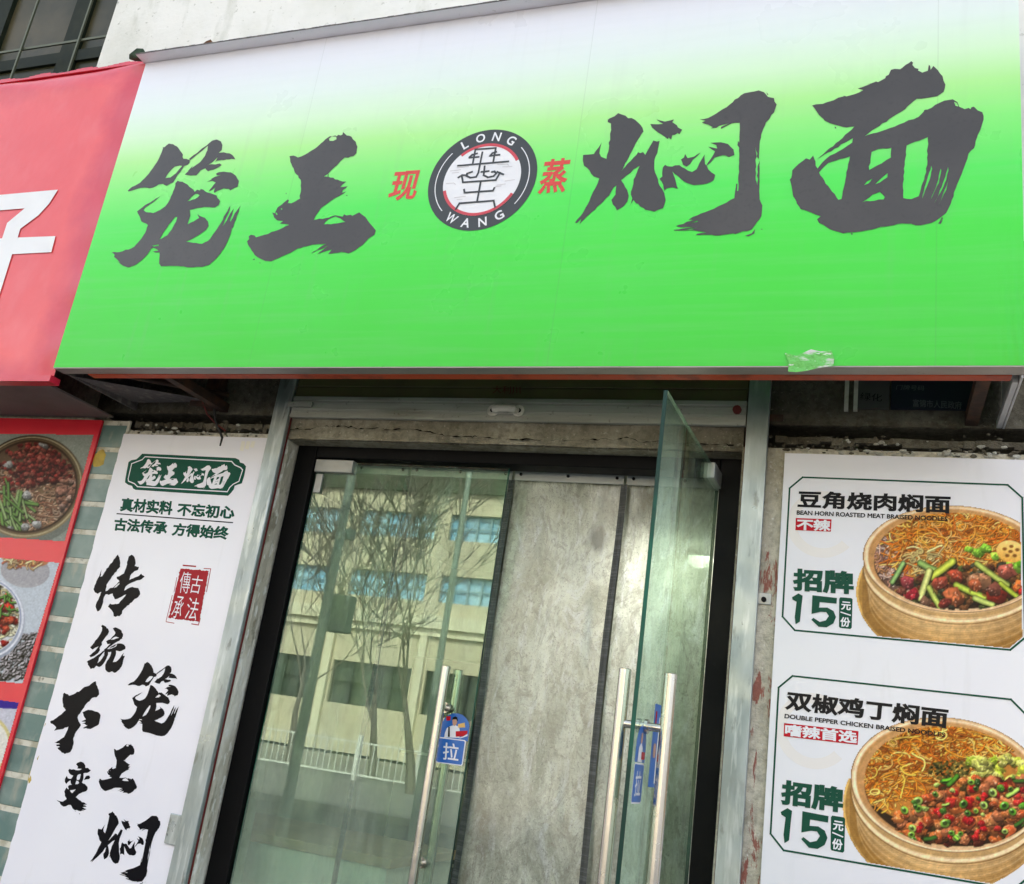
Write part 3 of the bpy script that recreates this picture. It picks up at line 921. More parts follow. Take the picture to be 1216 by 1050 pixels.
G['men'] = ((670, 90), 4.677, [
    ["60,815,90,780,130,715,160,645,185,600,195,570,165,560,150,545,140,525,110,500,103,470,105,440,135,438,165,435,190,400,208,370,200,400,195,430,205,450,235,462,245,420,255,340,260,265,242,258,242,245,250,238,280,225,300,208,315,214,340,222,355,236,375,235,410,260,435,290,440,310,420,340,412,352,400,370,388,395,375,420,350,470,313,532,335,510,350,490,385,455,410,425,422,430,438,424,450,440,475,395,495,360,515,366,530,362,525,385,520,410,500,470,500,520,515,560,530,610,555,650,563,690,550,735,500,755,450,745,440,735,420,725,412,712,400,710,385,690,372,710,355,735,370,712,378,680,370,660,378,625,384,600,386,575,395,560,420,500,385,520,345,555,315,580,330,600,350,635,358,665,350,700,330,725,292,748,270,715,262,690,285,660,290,610,275,620,250,665,200,715,140,770,85,825,95,795,70,818"],
    ["478,268,520,270,550,268,512,243,560,255,610,243,600,258,625,275,632,288,655,300,648,310,640,325,630,318,615,328,600,330,594,355,580,342,575,352,560,340,520,315,490,290"],
    ["530,572,545,560,548,510,560,495,575,503,600,505,615,498,640,497,670,515,710,535,735,520,760,470,780,438,782,490,800,520,838,550,836,562,830,580,815,590,790,600,720,608,680,595,650,575,600,530,615,570,632,628,600,620,570,625,556,638,552,625,550,605"],
    ["648,465,665,455,672,435,685,458,720,450,758,427,715,465,700,490,680,505,660,495"],
    ["800,395,820,398,850,405,845,385,813,373,870,370,910,380,940,410,945,440,930,446,915,452,895,443,880,442,835,455,810,485,785,505,815,460,838,420"],
    ["752,242,800,235,825,222,860,200,920,160,980,110,1000,98,1030,92,1080,82,1110,92,1132,118,1165,125,1180,160,1165,205,1150,218,1140,240,1120,260,1100,310,1085,380,1082,450,1085,550,1083,640,1085,685,1100,720,1095,780,1060,830,1040,855,950,880,940,876,860,888,730,885,740,878,790,872,700,858,610,860,610,856,660,848,720,840,650,842,620,835,720,800,690,800,740,775,830,740,880,715,945,680,955,600,962,600,960,640,966,640,970,500,972,400,962,385,966,362,972,372,975,262,930,265,900,280,870,296,872,284,920,264,860,278,845,290,815,292,826,286,800,272,765,260,785,250",
     "1065,395,1070,450,1082,465,1075,500,1073,610,1063,560", "672,828,740,804,742,812", "660,852,740,846,700,856"],
    ["1003,890,1040,876,1060,852,1056,876,1024,892"], ["1122,92,1134,104,1130,108"], ["1092,852,1100,850,1100,857"]])
G['mian'] = ((920, 60), 4.565, [
    ["203,298,225,292,260,290,300,276,320,270,345,256,370,250,376,246,390,249,430,238,480,215,450,206,520,183,500,185,550,168,560,172,600,150,602,140,618,132,630,105,650,100,680,102,690,95,710,78,725,70,740,58,750,66,746,78,760,95,780,100,776,108,800,120,830,110,835,78,843,84,845,105,860,84,885,108,910,140,925,185,922,205,915,225,880,248,820,258,770,262,735,290,690,330,620,372,550,420,488,465,600,430,700,392,780,360,805,335,812,322,830,320,870,295,920,272,965,265,990,280,1000,305,1030,318,1050,312,1062,318,1066,308,1080,305,1100,325,1125,335,1132,375,1115,430,1100,460,1080,530,1050,560,1035,610,1020,650,1000,700,980,750,945,850,930,880,900,905,870,925,850,935,790,948,740,940,690,938,600,955,500,975,440,985,370,992,350,985,300,970,285,960,240,935,230,915,250,898,200,880,160,865,140,860,120,830,118,820,100,790,95,760,82,700,90,690,95,650,112,632,130,615,170,585,190,592,208,570,215,590,220,600,222,625,232,640,260,605,300,570,350,545,420,500,424,475,380,500,232,588,280,545,350,490,432,412,370,415,300,395,270,380,265,372,240,350",
     "240,662,290,610,350,590,408,575,395,640,375,740,362,805,345,810,290,735", "512,648,525,550,560,535,632,528,630,580,580,612",
     "485,730,500,710,530,695,510,720", "545,725,575,695,612,665,610,688,570,715", "475,822,530,782,570,767,597,795,590,808,540,815",
     "715,515,760,495,830,470,828,600,810,700,780,790,740,806,697,800,695,720,705,620",
     "848,625,853,640,840,700,800,802,820,720", "900,640,903,650,892,700,846,808,880,720", "940,630,942,650,930,700,866,828,905,740", "946,690,930,755,888,838,915,770",
     "972,278,988,284,996,304,980,300"],
    ["325,412,335,420,328,424"], ["412,990,424,992,418,1002"], ["905,905,914,908,890,936"], ["885,938,912,915,900,940"]])
G['chuan'] = ((105, 650), 11.667, [
    ["98,820,115,760,150,690,180,615,130,645,90,625,70,580,85,530,110,470,130,430,150,400,185,305,165,410,190,400,220,350,290,250,370,150,408,100,430,140,442,220,440,270,400,310,350,380,290,460,250,520,235,610,265,600,300,565,340,560,430,470,395,440,390,410,430,400,490,365,520,290,545,180,560,125,600,102,640,140,652,190,640,260,700,270,690,310,640,330,595,370,565,455,620,430,700,395,730,365,780,410,740,440,640,475,550,515,515,545,495,600,560,565,610,548,690,565,712,610,718,650,690,690,620,740,520,830,470,880,465,920,430,955,400,950,380,965,350,955,345,910,320,870,270,825,300,780,350,790,420,780,470,720,540,630,470,680,400,715,365,720,340,670,335,640,280,660,240,650,215,690,205,760,185,820,150,880,125,890",
     "350,566,430,490,428,512,390,550"]])
G['tong'] = ((95, 735), 15, [
    ["375,128,400,105,440,125,500,175,518,225,495,280,440,345,385,420,392,462,350,520,355,560,320,610,260,655,190,685,165,655,230,600,290,545,330,490,270,515,225,548,180,505,230,450,300,360,355,280,390,210,395,160"],
    ["118,765,150,740,240,700,320,640,430,565,430,545,470,515,545,445,490,450,465,400,500,375,540,365,630,255,625,230,585,170,625,150,690,175,740,210,768,270,765,315,750,330,755,350,700,390,600,445,500,520,485,540,520,530,600,500,670,440,740,440,790,465,812,500,805,540,740,572,640,565,635,650,610,710,585,770,640,765,700,710,740,650,785,600,760,660,800,660,770,740,760,800,740,850,700,905,640,955,610,962,570,935,520,955,470,930,450,900,448,820,480,750,530,680,555,610,555,585,500,590,500,640,470,710,430,780,380,840,340,860,300,840,290,835,250,880,190,895,160,840",
     "548,372,610,325,695,335,640,352,570,372", "495,545,560,490,650,455,655,475,600,510", "310,790,340,690,400,620,438,580,430,650,390,710,350,760"]])
G['bu'] = ((55, 805), 11.05, [
    ["60,600,48,575,110,540,180,490,255,425,220,380,212,300,220,210,238,195,300,235,380,205,450,165,500,120,540,110,600,70,650,45,655,90,690,160,695,215,660,255,600,265,545,320,480,410,420,490,410,520,425,570,455,620,430,660,390,710,355,790,360,840,340,930,315,975,240,1000,190,965,145,920,180,905,125,880,180,870,105,845,170,820,230,780,265,710,290,640,200,675,100,695,130,650,80,605"],
    ["475,450,550,420,600,425,680,450,712,490,700,560,690,610,640,640,580,672,480,660,540,625,465,600,520,580,460,572,520,545,490,500"]])
G['bian'] = ((60, 900), 15, [
    ["455,115,480,88,530,68,590,90,618,130,620,180,670,180,720,220,690,250,650,270,588,275,585,380,560,440,610,465,660,520,660,560,640,590,540,630,480,670,450,700,510,750,560,790,600,795,655,830,580,840,645,875,570,880,640,915,560,920,600,950,500,945,430,935,390,900,360,840,320,840,270,865,230,870,200,850,160,790,105,745,160,770,220,780,280,740,285,725,255,680,245,600,285,528,305,555,325,560,310,510,335,485,380,480,360,455,355,400,310,430,280,468,255,430,255,380,290,318,310,365,350,375,370,370,405,320,360,300,330,270,315,225,340,195,370,212,450,220,550,205,545,195,475,190,490,160",
     "465,385,480,310,540,290,520,380,490,400", "440,470,460,405,510,450,480,470", "345,578,400,572,452,560,385,632"],
    ["595,395,620,345,640,320,690,315,708,350,690,378,640,385"], ["505,995,520,990,530,1000,515,1005"], ["430,965,450,945,455,950"]])

def jitter(poly, step, amp, seed):
    """cut the outline finer and roughen it the way a dry brush does"""
    rnd = random.Random(seed)
    out = []
    n = len(poly)
    for i in range(n):
        a = Vector(poly[i]); b_ = Vector(poly[(i + 1) % n])
        L = (b_ - a).length
        k = max(1, int(L / step))
        nr = Vector((-(b_ - a).y, (b_ - a).x)) / (L + 1e-9)
        for j in range(k):
            p = a + (b_ - a) * (j / k)
            if j:
                p = p + nr * rnd.gauss(0, amp)
            out.append((p.x, p.y))
    return out

def glyph_px(key):
    o, s, grp = G[key]
    return [[zpx(o, s, P(q)) for q in g] for g in grp]

def glyph_on(mb, key, y, fn=None, step=.012, amp=.0011):
    """fn maps photo pixels to (x, z); by default the plane at y"""
    fn = fn or (lambda p: (lambda q: (q.x, q.z))(W(p[0], p[1], y)))
    for gi, g in enumerate(glyph_px(key)):
        polys = [jitter([fn(p) for p in q], step, amp, gi * 7 + i) for i, q in enumerate(g)]
        flat(mb, *fill2d(polys), lambda p: p, y - gi * 4e-5)
    return mb

YS = -.52                                   # front of the sign boxes
def glyph_bbox(key):
    """bounding box of a big sign character on the sign plane, metres"""
    pts = [(lambda q: (q.x, q.z))(W(p[0], p[1], YS)) for g in glyph_px(key) for p in g[0]]
    a = np.array(pts)
    return a[:, 0].min(), a[:, 0].max(), a[:, 1].min(), a[:, 1].max()

def glyph_copy(mb, key, x0, x1, z0, z1, y, amp=.0003, step=.006):
    bx0, bx1, bz0, bz1 = glyph_bbox(key)
    def fn(p):
        q = W(p[0], p[1], YS)
        return (x0 + (q.x - bx0) / (bx1 - bx0) * (x1 - x0), z0 + (q.z - bz0) / (bz1 - bz0) * (z1 - z0))
    return glyph_on(mb, key, y, fn, step, amp)

# ------------------------------------------------------------------ the green shop sign
SX0, SX1, SZ0, SZ1 = -3.262, .400, 2.796, 4.350
sg = empty('shop_sign', ((SX0 + SX1) / 2, YS, SZ0), 'green and white shop sign box over the glass doors with four big charcoal brush characters', 'shop sign')
m = MB()
xs_f = [SX0 + (SX1 - .22 - SX0) * i / 70 for i in range(70)] + [SX1 - .22 + .22 * i / 55 for i in range(56)]
nx, nz = len(xs_f) - 1, 80
vs = []
for j in range(nz + 1):
    for i in range(nx + 1):
        x = xs_f[i]; z = SZ0 + (SZ1 - SZ0) * j / nz
        e = max(0, 1 - (SX1 - x) / .10) * max(0, 1 - (z - SZ0) / .62) * min(1, (z - SZ0) / .05)
        y = YS - .0035 * e * (1 + math.sin((x - SX1) * 230 + (z - SZ0) * 9))
        vs.append((x, y, z))
m.add(vs, [(j * (nx + 1) + i, j * (nx + 1) + i + 1, (j + 1) * (nx + 1) + i + 1, (j + 1) * (nx + 1) + i) for j in range(nz) for i in range(nx)])
m.box(SX0, SX1, YS + .004, YS + .03, SZ0, SZ1)
m.build('face_panel', K['sign_face'], sg, smooth=True)
for key in ('long', 'wang', 'men', 'mian'):
    glyph_on(MB(), key, YS - .0012).build('character', K['ink'], sg)
m = MB(); text_on(m, '现', (466, 204), (499, 202), (460, 239), YS - .0012, .022, .12); m.build('small_character', K['red_ink'], sg)
m = MB(); text_on(m, '蒸', (643, 190), (678, 187), (638, 231), YS - .0012, .022, .12); m.build('small_character', K['red_ink'], sg)
# round emblem
def emblem():
    z6 = lambda pts: zpx((450, 140), 5.067, pts)
    ctr = W(*z6([(617, 378)])[0], YS)
    pr = [W(*q, YS) for q in z6([(617, 74), (617, 682), (297, 400), (936, 350)])]
    R = ((pr[0].z - pr[1].z) / 2 + (pr[3].x - pr[2].x) / 2) / 2 * 1.0
    cx = ctr.x; cz = (pr[0].z + pr[1].z) / 2
    def ring(mb, r0, r1, a0, a1, y, n=72):
        vs = []
        for i in range(n + 1):
            a = RAD(a0 + (a1 - a0) * i / n)
            vs += [(cx + r0 * math.cos(a), y, cz + r0 * math.sin(a)), (cx + r1 * math.cos(a), y, cz + r1 * math.sin(a))]
        return mb.add(vs, [(2 * i, 2 * i + 1, 2 * i + 3, 2 * i + 2) for i in range(n)])
    def disc(mb, r, y, n=72):
        return mb.add([(cx + r * math.cos(2 * math.pi * i / n), y, cz + r * math.sin(2 * math.pi * i / n)) for i in range(n)], [tuple(range(n))])
    em = disc(MB(), R, YS - .0012).build('emblem', K['logo_dark'], sg)
    disc(MB(), R * .715, YS - .0018).build('emblem_field', K['logo_white'], em)
    m = MB(); ring(m, R * .66, R * .715, 28, 132, YS - .0024); ring(m, R * .66, R * .715, 195, 332, YS - .0024)
    m.build('red_arc', K['logo_red'], em)
    m = MB(); ring(m, R * .855, R * .872, -38, 42, YS - .0018); ring(m, R * .855, R * .872, 138, 222, YS - .0018)
    m.build('white_arc', K['logo_white'], em)
    m = MB()
    for word, mid, sgn in (('LONG', 90, -1), ('WANG', 270, 1)):
        for i, ch in enumerate(word):
            a = RAD(mid + sgn * (i - 1.5) * 20.5)
            vs, fs = text2d(ch, .022)
            h = R * .175; w = {'L': .105, 'O': .17, 'N': .15, 'G': .155, 'W': .215, 'A': .165}[ch] * R * 1.0
            up = Vector((math.cos(a), math.sin(a))) * (1 if sgn < 0 else -1)
            rt = Vector((up.y, -up.x))
            c0 = Vector((cx, cz)) + Vector((math.cos(a), math.sin(a))) * R * .855
            flat(m, vs, fs, lambda p: tuple(c0 + rt * (p[0] - .5) * w + up * (p[1] - .5) * h), YS - .0018)
    m.build('emblem_lettering', K['logo_white'], em)
    m = MB(); lw = .0075
    L = [[(565, 272), (580, 190), (703, 181), (688, 262)], [(600, 235), (545, 240), (560, 222), (545, 236)], [(590, 215), (562, 222), (548, 237)], [(725, 222), (670, 228)], [(705, 205), (683, 212), (668, 228)],
         [(475, 288), (778, 262)], [(622, 208), (598, 330), (585, 355), (550, 360), (528, 350), (530, 335), (560, 325)], [(617, 325), (660, 320)], [(636, 292), (630, 345), (655, 358), (690, 350), (705, 335), (695, 322), (680, 325)],
         [(478, 358), (500, 345), (520, 345)], [(498, 346), (505, 388), (703, 374), (728, 330)], [(712, 325), (748, 340)],
         [(612, 385), (590, 505)], [(512, 432), (515, 450), (686, 438), (694, 422)], [(462, 550), (484, 514), (690, 498), (698, 536)]]
    for i, l in enumerate(L):
        pxline(m, z6(l), lw, YS - .003 - i * 3e-5)
    m.build('emblem_figure', K['logo_dark'], em)
    m = MB()
    for i, l in enumerate([[(430, 320), (490, 312)], [(440, 332), (480, 328)], [(405, 395), (450, 392), (460, 400)], [(455, 480), (520, 472)], [(470, 492), (500, 490)], [(715, 280), (770, 278), (780, 285)], [(745, 295), (800, 292)], [(710, 405), (760, 398)], [(700, 415), (735, 410)], [(760, 380), (815, 372)], [(470, 300), (540, 292)]]):
        pxline(m, z6(l), .0035, YS - .0024 - i * 2e-5)
    m.build('cloud_lines', K['cloud'], em)
emblem()
# lip along the top, box sides, top, rails and the red steel behind
m = MB()
m.box(SX0 - .012, SX1 + .01, YS - .060, YS + .02, SZ1 + .0015, SZ1 + .006)
m.build('top_lip', K['lip'], sg)
m = MB()
n = 120
for i in range(n):
    xa = SX0 - .012 + (SX1 - SX0 + .02) * i / n; xb = SX0 - .012 + (SX1 - SX0 + .02) * (i + 1) / n
    m.box(xa, xb, YS - .0625, YS - .0605, SZ1 + .001, SZ1 + .0055 + random.uniform(0, .0025))
m.build('lip_edge', K['edge_dark'], sg)
m = MB(); m.box(SX0, SX1, YS + .022, -.002, SZ1 + .007, SZ1 + .012); m.build('top_cover', K['panel_alu'], sg)
m = MB(); m.box(SX0, SX1, YS + .001, YS + .062, SZ0 - .004, SZ0 - .0005); m.box(SX0, SX1, YS + .0305, YS + .058, SZ0, SZ0 + .05)
m.build('bottom_rail', K['rail_grey'], sg)
m = MB(); m.box(SX0 + .13, SX1 - .03, YS + .064, YS + .104, SZ0 - .006, SZ0 - .001); m.box(SX0 + .13, SX1 - .03, YS + .0985, YS + .104, SZ0, SZ0 + .04)
m.build('steel_angle', K['red_steel'], sg)
m = MB(); m.box(SX1 - .006, SX1, YS + .064, -.012, SZ0 - .012, SZ1 - .002); m.build('side_panel', K['panel_alu'], sg)
m = MB(); m.box(SX1 - .024, SX1 - .008, YS + .108, -.012, SZ0 - .01, SZ0 + .016); m.build('side_trim', K['panel_alu'], sg)
m = MB(); m.box(SX0, SX0 + .012, YS + .064, -.012, SZ0 - .001, SZ1 - .002); m.build('side_panel', K['edge_dark'], sg)
for x in (SX1 - .12, -2.78):
    m = MB(); m.box(x, x + .04, YS + .106, -.004, SZ0 + .0, SZ0 + .04); m.build('support_arm', K['rust'], sg)
m = MB()
m.tube([(-3.02, YS + .09, SZ0 + .01), (-2.74, -.03, 2.87)], .011, 8)
m.build('brace_rod', K['rust'], sg)
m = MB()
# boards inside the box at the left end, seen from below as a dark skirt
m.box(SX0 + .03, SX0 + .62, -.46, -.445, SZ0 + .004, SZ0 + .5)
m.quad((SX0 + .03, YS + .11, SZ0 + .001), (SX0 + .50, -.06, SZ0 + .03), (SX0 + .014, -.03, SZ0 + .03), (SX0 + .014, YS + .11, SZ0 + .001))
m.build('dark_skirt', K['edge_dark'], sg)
m = MB()
rnd = random.Random(12)
tp = zpx((880, 0), 2.283, P("118,958,150,968,190,950,215,955,245,952,253,975,250,995,215,1000,180,1008,150,1012,128,1010,130,985"))
w = [(W(x, y, YS).x, W(x, y, YS).z) for x, y in tp]
vs2, fs2 = fill2d([w]); m2 = MB(); flat(m2, vs2, fs2, lambda p: p, YS - .004)
for i, v in enumerate(m2.v):
    m2.v[i] = (v[0], v[1] - rnd.uniform(0, .006), v[2])
m2.build('torn_tape', K['tape'], sg)
# ------------------------------------------------------------------ the red sign next door
RX1 = SX0 - .004
ns = empty('red_sign', (-4.4, YS, 2.76), 'faded red vinyl sign with a white character, left of the green sign', 'shop sign')
rz0 = 2.765
m = MB()
nx, nz = 70, 60
RX0 = -5.6; rz1 = W(120, 78, YS + .01).z
vs = []
for j in range(nz + 1):
    for i in range(nx + 1):
        x = RX0 + (RX1 - RX0) * i / nx; z = rz0 + (rz1 - rz0) * j / nz
        p = Vector((x * 1.3, 0, z * 1.1))
        d = .0025 * mnoise.noise(p) + .0015 * mnoise.noise(p * 3.7)
        te = (rz1 - z); re = RX1 - x
        if te < .22: d += .010 * math.sin(z * 34 + x * 2.2 + 2 * mnoise.noise(p * 2)) * (1 - te / .22)
        if re < .09: d += .007 * math.sin(z * 21) * (1 - re / .09)
        if te < .03: d += (.03 - te) * .9
        vs.append((x, YS + .012 + d, z))
m.add(vs, [(j * (nx + 1) + i, j * (nx + 1) + i + 1, (j + 1) * (nx + 1) + i + 1, (j + 1) * (nx + 1) + i) for j in range(nz) for i in range(nx)])
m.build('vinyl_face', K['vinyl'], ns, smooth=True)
m = MB()
for i in range(70):
    xa = RX0 + (RX1 - RX0) * i / 70; xb = RX0 + (RX1 - RX0) * (i + 1) / 70
    m.box(xa, xb, YS + .03, YS + .09, rz1 + .0, rz1 + .014 + .006 * math.sin(i * .8) + .003 * random.random())
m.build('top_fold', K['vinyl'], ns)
m = MB()
for i in range(60):
    x = random.uniform(RX0, RX1 - .1); s = random.uniform(.004, .014)
    blob(m, (x, YS + .05, rz1 + .02), s * 1.6, s, s * .8, i)
o = m.build('debris', K['edge_dark'], ns); o['kind'] = 'stuff'
z8 = lambda pts: zpx((0, 200), 4.04, pts)
m = MB()
pxpoly(m, [z8([(-260, 150), (-10, 128), (278, 102), (235, 170), (185, 225), (97, 290), (85, 332), (266, 325), (246, 402), (58, 412), (5, 582), (-40, 720), (-100, 800), (-150, 800), (-100, 700), (-20, 420), (-200, 432), (-190, 350), (10, 336), (34, 262), (118, 192), (-260, 222)])], YS + .0068)
m.build('character', K['vinyl_white'], ns)
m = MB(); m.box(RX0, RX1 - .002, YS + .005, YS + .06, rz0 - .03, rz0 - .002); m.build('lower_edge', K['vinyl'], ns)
m = MB(); m.box(RX0, RX1 - .10, YS + .062, -.02, rz0 - .012, rz0 - .004); m.build('soffit', K['soffit'], ns)
m = MB(); m.box(RX0, RX0 + .02, YS + .06, -.02, rz0, rz1); m.box(RX0 + .02, RX1 - .01, YS + .1, -.02, rz1 - .02, rz1 - .005); m.build('box_cover', K['edge_dark'], ns)

# ------------------------------------------------------------------ printed dishes: painted colours per vertex of a fine grid
class Canvas:
    def __init__(self, x0, x1, y0, y1, ss=2, bg=(220, 215, 225)):
        self.x0, self.y0, self.ss = x0, y0, ss
        self.w, self.h = int((x1 - x0) * ss), int((y1 - y0) * ss)
        self.x1, self.y1 = x0 + self.w / ss, y0 + self.h / ss
        self.a = np.zeros((self.h, self.w, 3), np.float32) + np.array(bg, np.float32)
        self.mask = None
    def _win(self, xa, xb, ya, yb):
        ss = self.ss
        i0 = max(0, int((xa - self.x0) * ss)); i1 = min(self.w, int((xb - self.x0) * ss) + 2)
        j0 = max(0, int((ya - self.y0) * ss)); j1 = min(self.h, int((yb - self.y0) * ss) + 2)
        if i1 <= i0 or j1 <= j0:
            return None
        X, Y = np.meshgrid((np.arange(i0, i1) + .5) / ss + self.x0, (np.arange(j0, j1) + .5) / ss + self.y0)
        return i0, i1, j0, j1, X, Y
    def put(self, win, cover, col):
        i0, i1, j0, j1 = win[:4]
        c = np.clip(cover, 0, 1)[..., None]
        if self.mask is not None:
            c = c * self.mask[j0:j1, i0:i1, None]
        t = self.a[j0:j1, i0:i1]
        self.a[j0:j1, i0:i1] = t * (1 - c) + np.asarray(col, np.float32) * c
    def ell_d(self, X, Y, cx, cy, rx, ry, ang=0):
        c, s = math.cos(ang), math.sin(ang)
        u = ((X - cx) * c + (Y - cy) * s) / rx; v = (-(X - cx) * s + (Y - cy) * c) / ry
        return np.sqrt(u * u + v * v), u, v
    def ellipse(self, cx, cy, rx, ry, col, ang=0, inner=0., soft=.0, alpha=1., top=None, bot=None):
        r = max(rx, ry) + 2
        w = self._win(cx - r, cx + r, cy - r, cy + r)
        if not w: return
        d, u, v = self.ell_d(w[4], w[5], cx, cy, rx, ry, ang)
        k = min(rx, ry)
        cov = np.clip((1 - d) * k * self.ss * .8 + .5, 0, 1)
        if inner: cov = cov * np.clip((d - inner) * k * self.ss * .8 + .5, 0, 1)
        if top is not None:
            t = np.clip((v + 1) / 2, 0, 1)[..., None]
            col = np.array(top) * (1 - t) + np.array(bot) * t
        self.put(w, cov * alpha, col)
    def poly(self, pts, col, alpha=1., grad=None):
        a = np.array(pts)
        w = self._win(a[:, 0].min(), a[:, 0].max(), a[:, 1].min(), a[:, 1].max())
        if not w: return
        X, Y = w[4], w[5]
        ins = np.zeros(X.shape, bool)
        n = len(pts)
        for i in range(n):
            xa, ya = pts[i]; xb, yb = pts[(i + 1) % n]
            if ya == yb: continue
            c = ((ya > Y) != (yb > Y)) & (X < (xb - xa) * (Y - ya) / (yb - ya) + xa)
            ins ^= c
        if grad is not None:
            (gx, gy), c2 = grad
            t = (X - a[:, 0].mean()) * gx + (Y - a[:, 1].mean()) * gy
            t = np.clip(t / (np.ptp(a[:, 0]) + np.ptp(a[:, 1]) + 1e-6) * 2 + .5, 0, 1)[..., None]
            col = np.array(col) * (1 - t) + np.array(c2) * t
        self.put(w, ins * alpha, col)
    def stroke(self, pts, wd, col, hi=None, alpha=1.):
        a = np.array(pts)
        w = self._win(a[:, 0].min() - wd, a[:, 0].max() + wd, a[:, 1].min() - wd, a[:, 1].max() + wd)
        if not w: return
        X, Y = w[4], w[5]
        D = np.full(X.shape, 1e9, np.float32)
        for (xa, ya), (xb, yb) in zip(pts[:-1], pts[1:]):
            dx, dy = xb - xa, yb - ya
            t = np.clip(((X - xa) * dx + (Y - ya) * dy) / (dx * dx + dy * dy + 1e-9), 0, 1)
            D = np.minimum(D, np.hypot(X - xa - t * dx, Y - ya - t * dy))
        r = wd / 2
        cov = np.clip((r - D) * self.ss + .5, 0, 1)
        q = np.clip(D / r, 0, 1)[..., None]
        hi = np.array(hi if hi is not None else np.array(col) * 1.35)
        c = hi * (1 - q ** 2) + np.array(col) * .62 * q ** 2
        self.put(w, cov * alpha, np.clip(c, 0, 255))
    def noise(self, amp, scale, seed=0):
        r = np.random.default_rng(seed)
        gh, gw = max(2, int(self.h / scale)), max(2, int(self.w / scale))
        g = r.normal(0, 1, (gh + 1, gw + 1))
        yy = np.linspace(0, gh - .001, self.h); xx = np.linspace(0, gw - .001, self.w)
        yi, xi = yy.astype(int), xx.astype(int); fy, fx = (yy - yi)[:, None], (xx - xi)[None]
        v = g[yi][:, xi] * (1 - fy) * (1 - fx) + g[yi + 1][:, xi] * fy * (1 - fx) + g[yi][:, xi + 1] * (1 - fy) * fx + g[yi + 1][:, xi + 1] * fy * fx
        self.a = np.clip(self.a * (1 + amp * v[..., None]), 0, 255)
    def set_mask(self, fn):
        X, Y = np.meshgrid((np.arange(self.w) + .5) / self.ss + self.x0, (np.arange(self.h) + .5) / self.ss + self.y0)
        self.mask = None if fn is None else fn(X, Y).astype(np.float32)
    def build(self, name, y, parent, keep, k=.92):
        """mesh grid one vertex per pixel; keep(X, Y) says which part of the sheet is printed"""
        nx, ny = int(self.w / self.ss), int(self.h / self.ss)
        a = self.a[:ny * self.ss, :nx * self.ss].reshape(ny, self.ss, nx, self.ss, 3).mean((1, 3)) / 255
        a = np.where(a <= .04045, a / 12.92, ((a + .055) / 1.055) ** 2.4) * k
        a = np.clip(a, 0, .93)
        X, Y = np.meshgrid(np.arange(nx) + .5 + self.x0, np.arange(ny) + .5 + self.y0)
        ok = keep(X, Y)
        idx = -np.ones(X.shape, int)
        idx[ok] = np.arange(ok.sum())
        vs, cols = [], []
        off = root_loc(parent)
        for px, py, c in zip(X[ok], Y[ok], a[ok]):
            q = W(px, py, y)
            vs.append((q.x - off.x, q.y - off.y, q.z - off.z)); cols += [c[0], c[1], c[2], 1]
        q4 = ok[:-1, :-1] & ok[1:, :-1] & ok[:-1, 1:] & ok[1:, 1:]
        fs = np.stack([idx[1:, :-1], idx[1:, 1:], idx[:-1, 1:], idx[:-1, :-1]], -1)[q4]
        me = bpy.data.meshes.new(name)
        me.from_pydata(vs, [], [tuple(int(i) for i in f) for f in fs])
        ca = me.color_attributes.new('Col', 'FLOAT_COLOR', 'POINT')
        ca.data.foreach_set('color', np.array(cols, np.float32))
        me.materials.append(K['food'])
        o = bpy.data.objects.new(name, me)
        C.objects.link(o); o.parent = parent
        return o

def noodles(cv, n, inside, pal, wd, ln, seed, curl=.5):
    rnd = random.Random(seed)
    xs, ys = inside['box'][0:2], inside['box'][2:4]
    k = 0
    while k < n:
        x, y = rnd.uniform(*xs), rnd.uniform(*ys)
        if not inside['f'](x, y): continue
        k += 1
        a = rnd.uniform(0, 6.28); cu = rnd.gauss(0, curl)
        pts = [(x, y)]
        for i in range(int(ln)):
            a += cu + rnd.gauss(0, .16)
            x += math.cos(a) * 2.2; y += math.sin(a) * 1.6
            pts.append((x, y))
        c = np.array(rnd.choice(pal), float) * rnd.uniform(.72, 1.1)
        cv.stroke([(p[0] + .5, p[1] + .9) for p in pts], wd * 1.2, c * .45, c * .4, .42)
        cv.stroke(pts, wd * rnd.uniform(.8, 1.15), c, np.clip(c * 1.22 + 8, 0, 255))

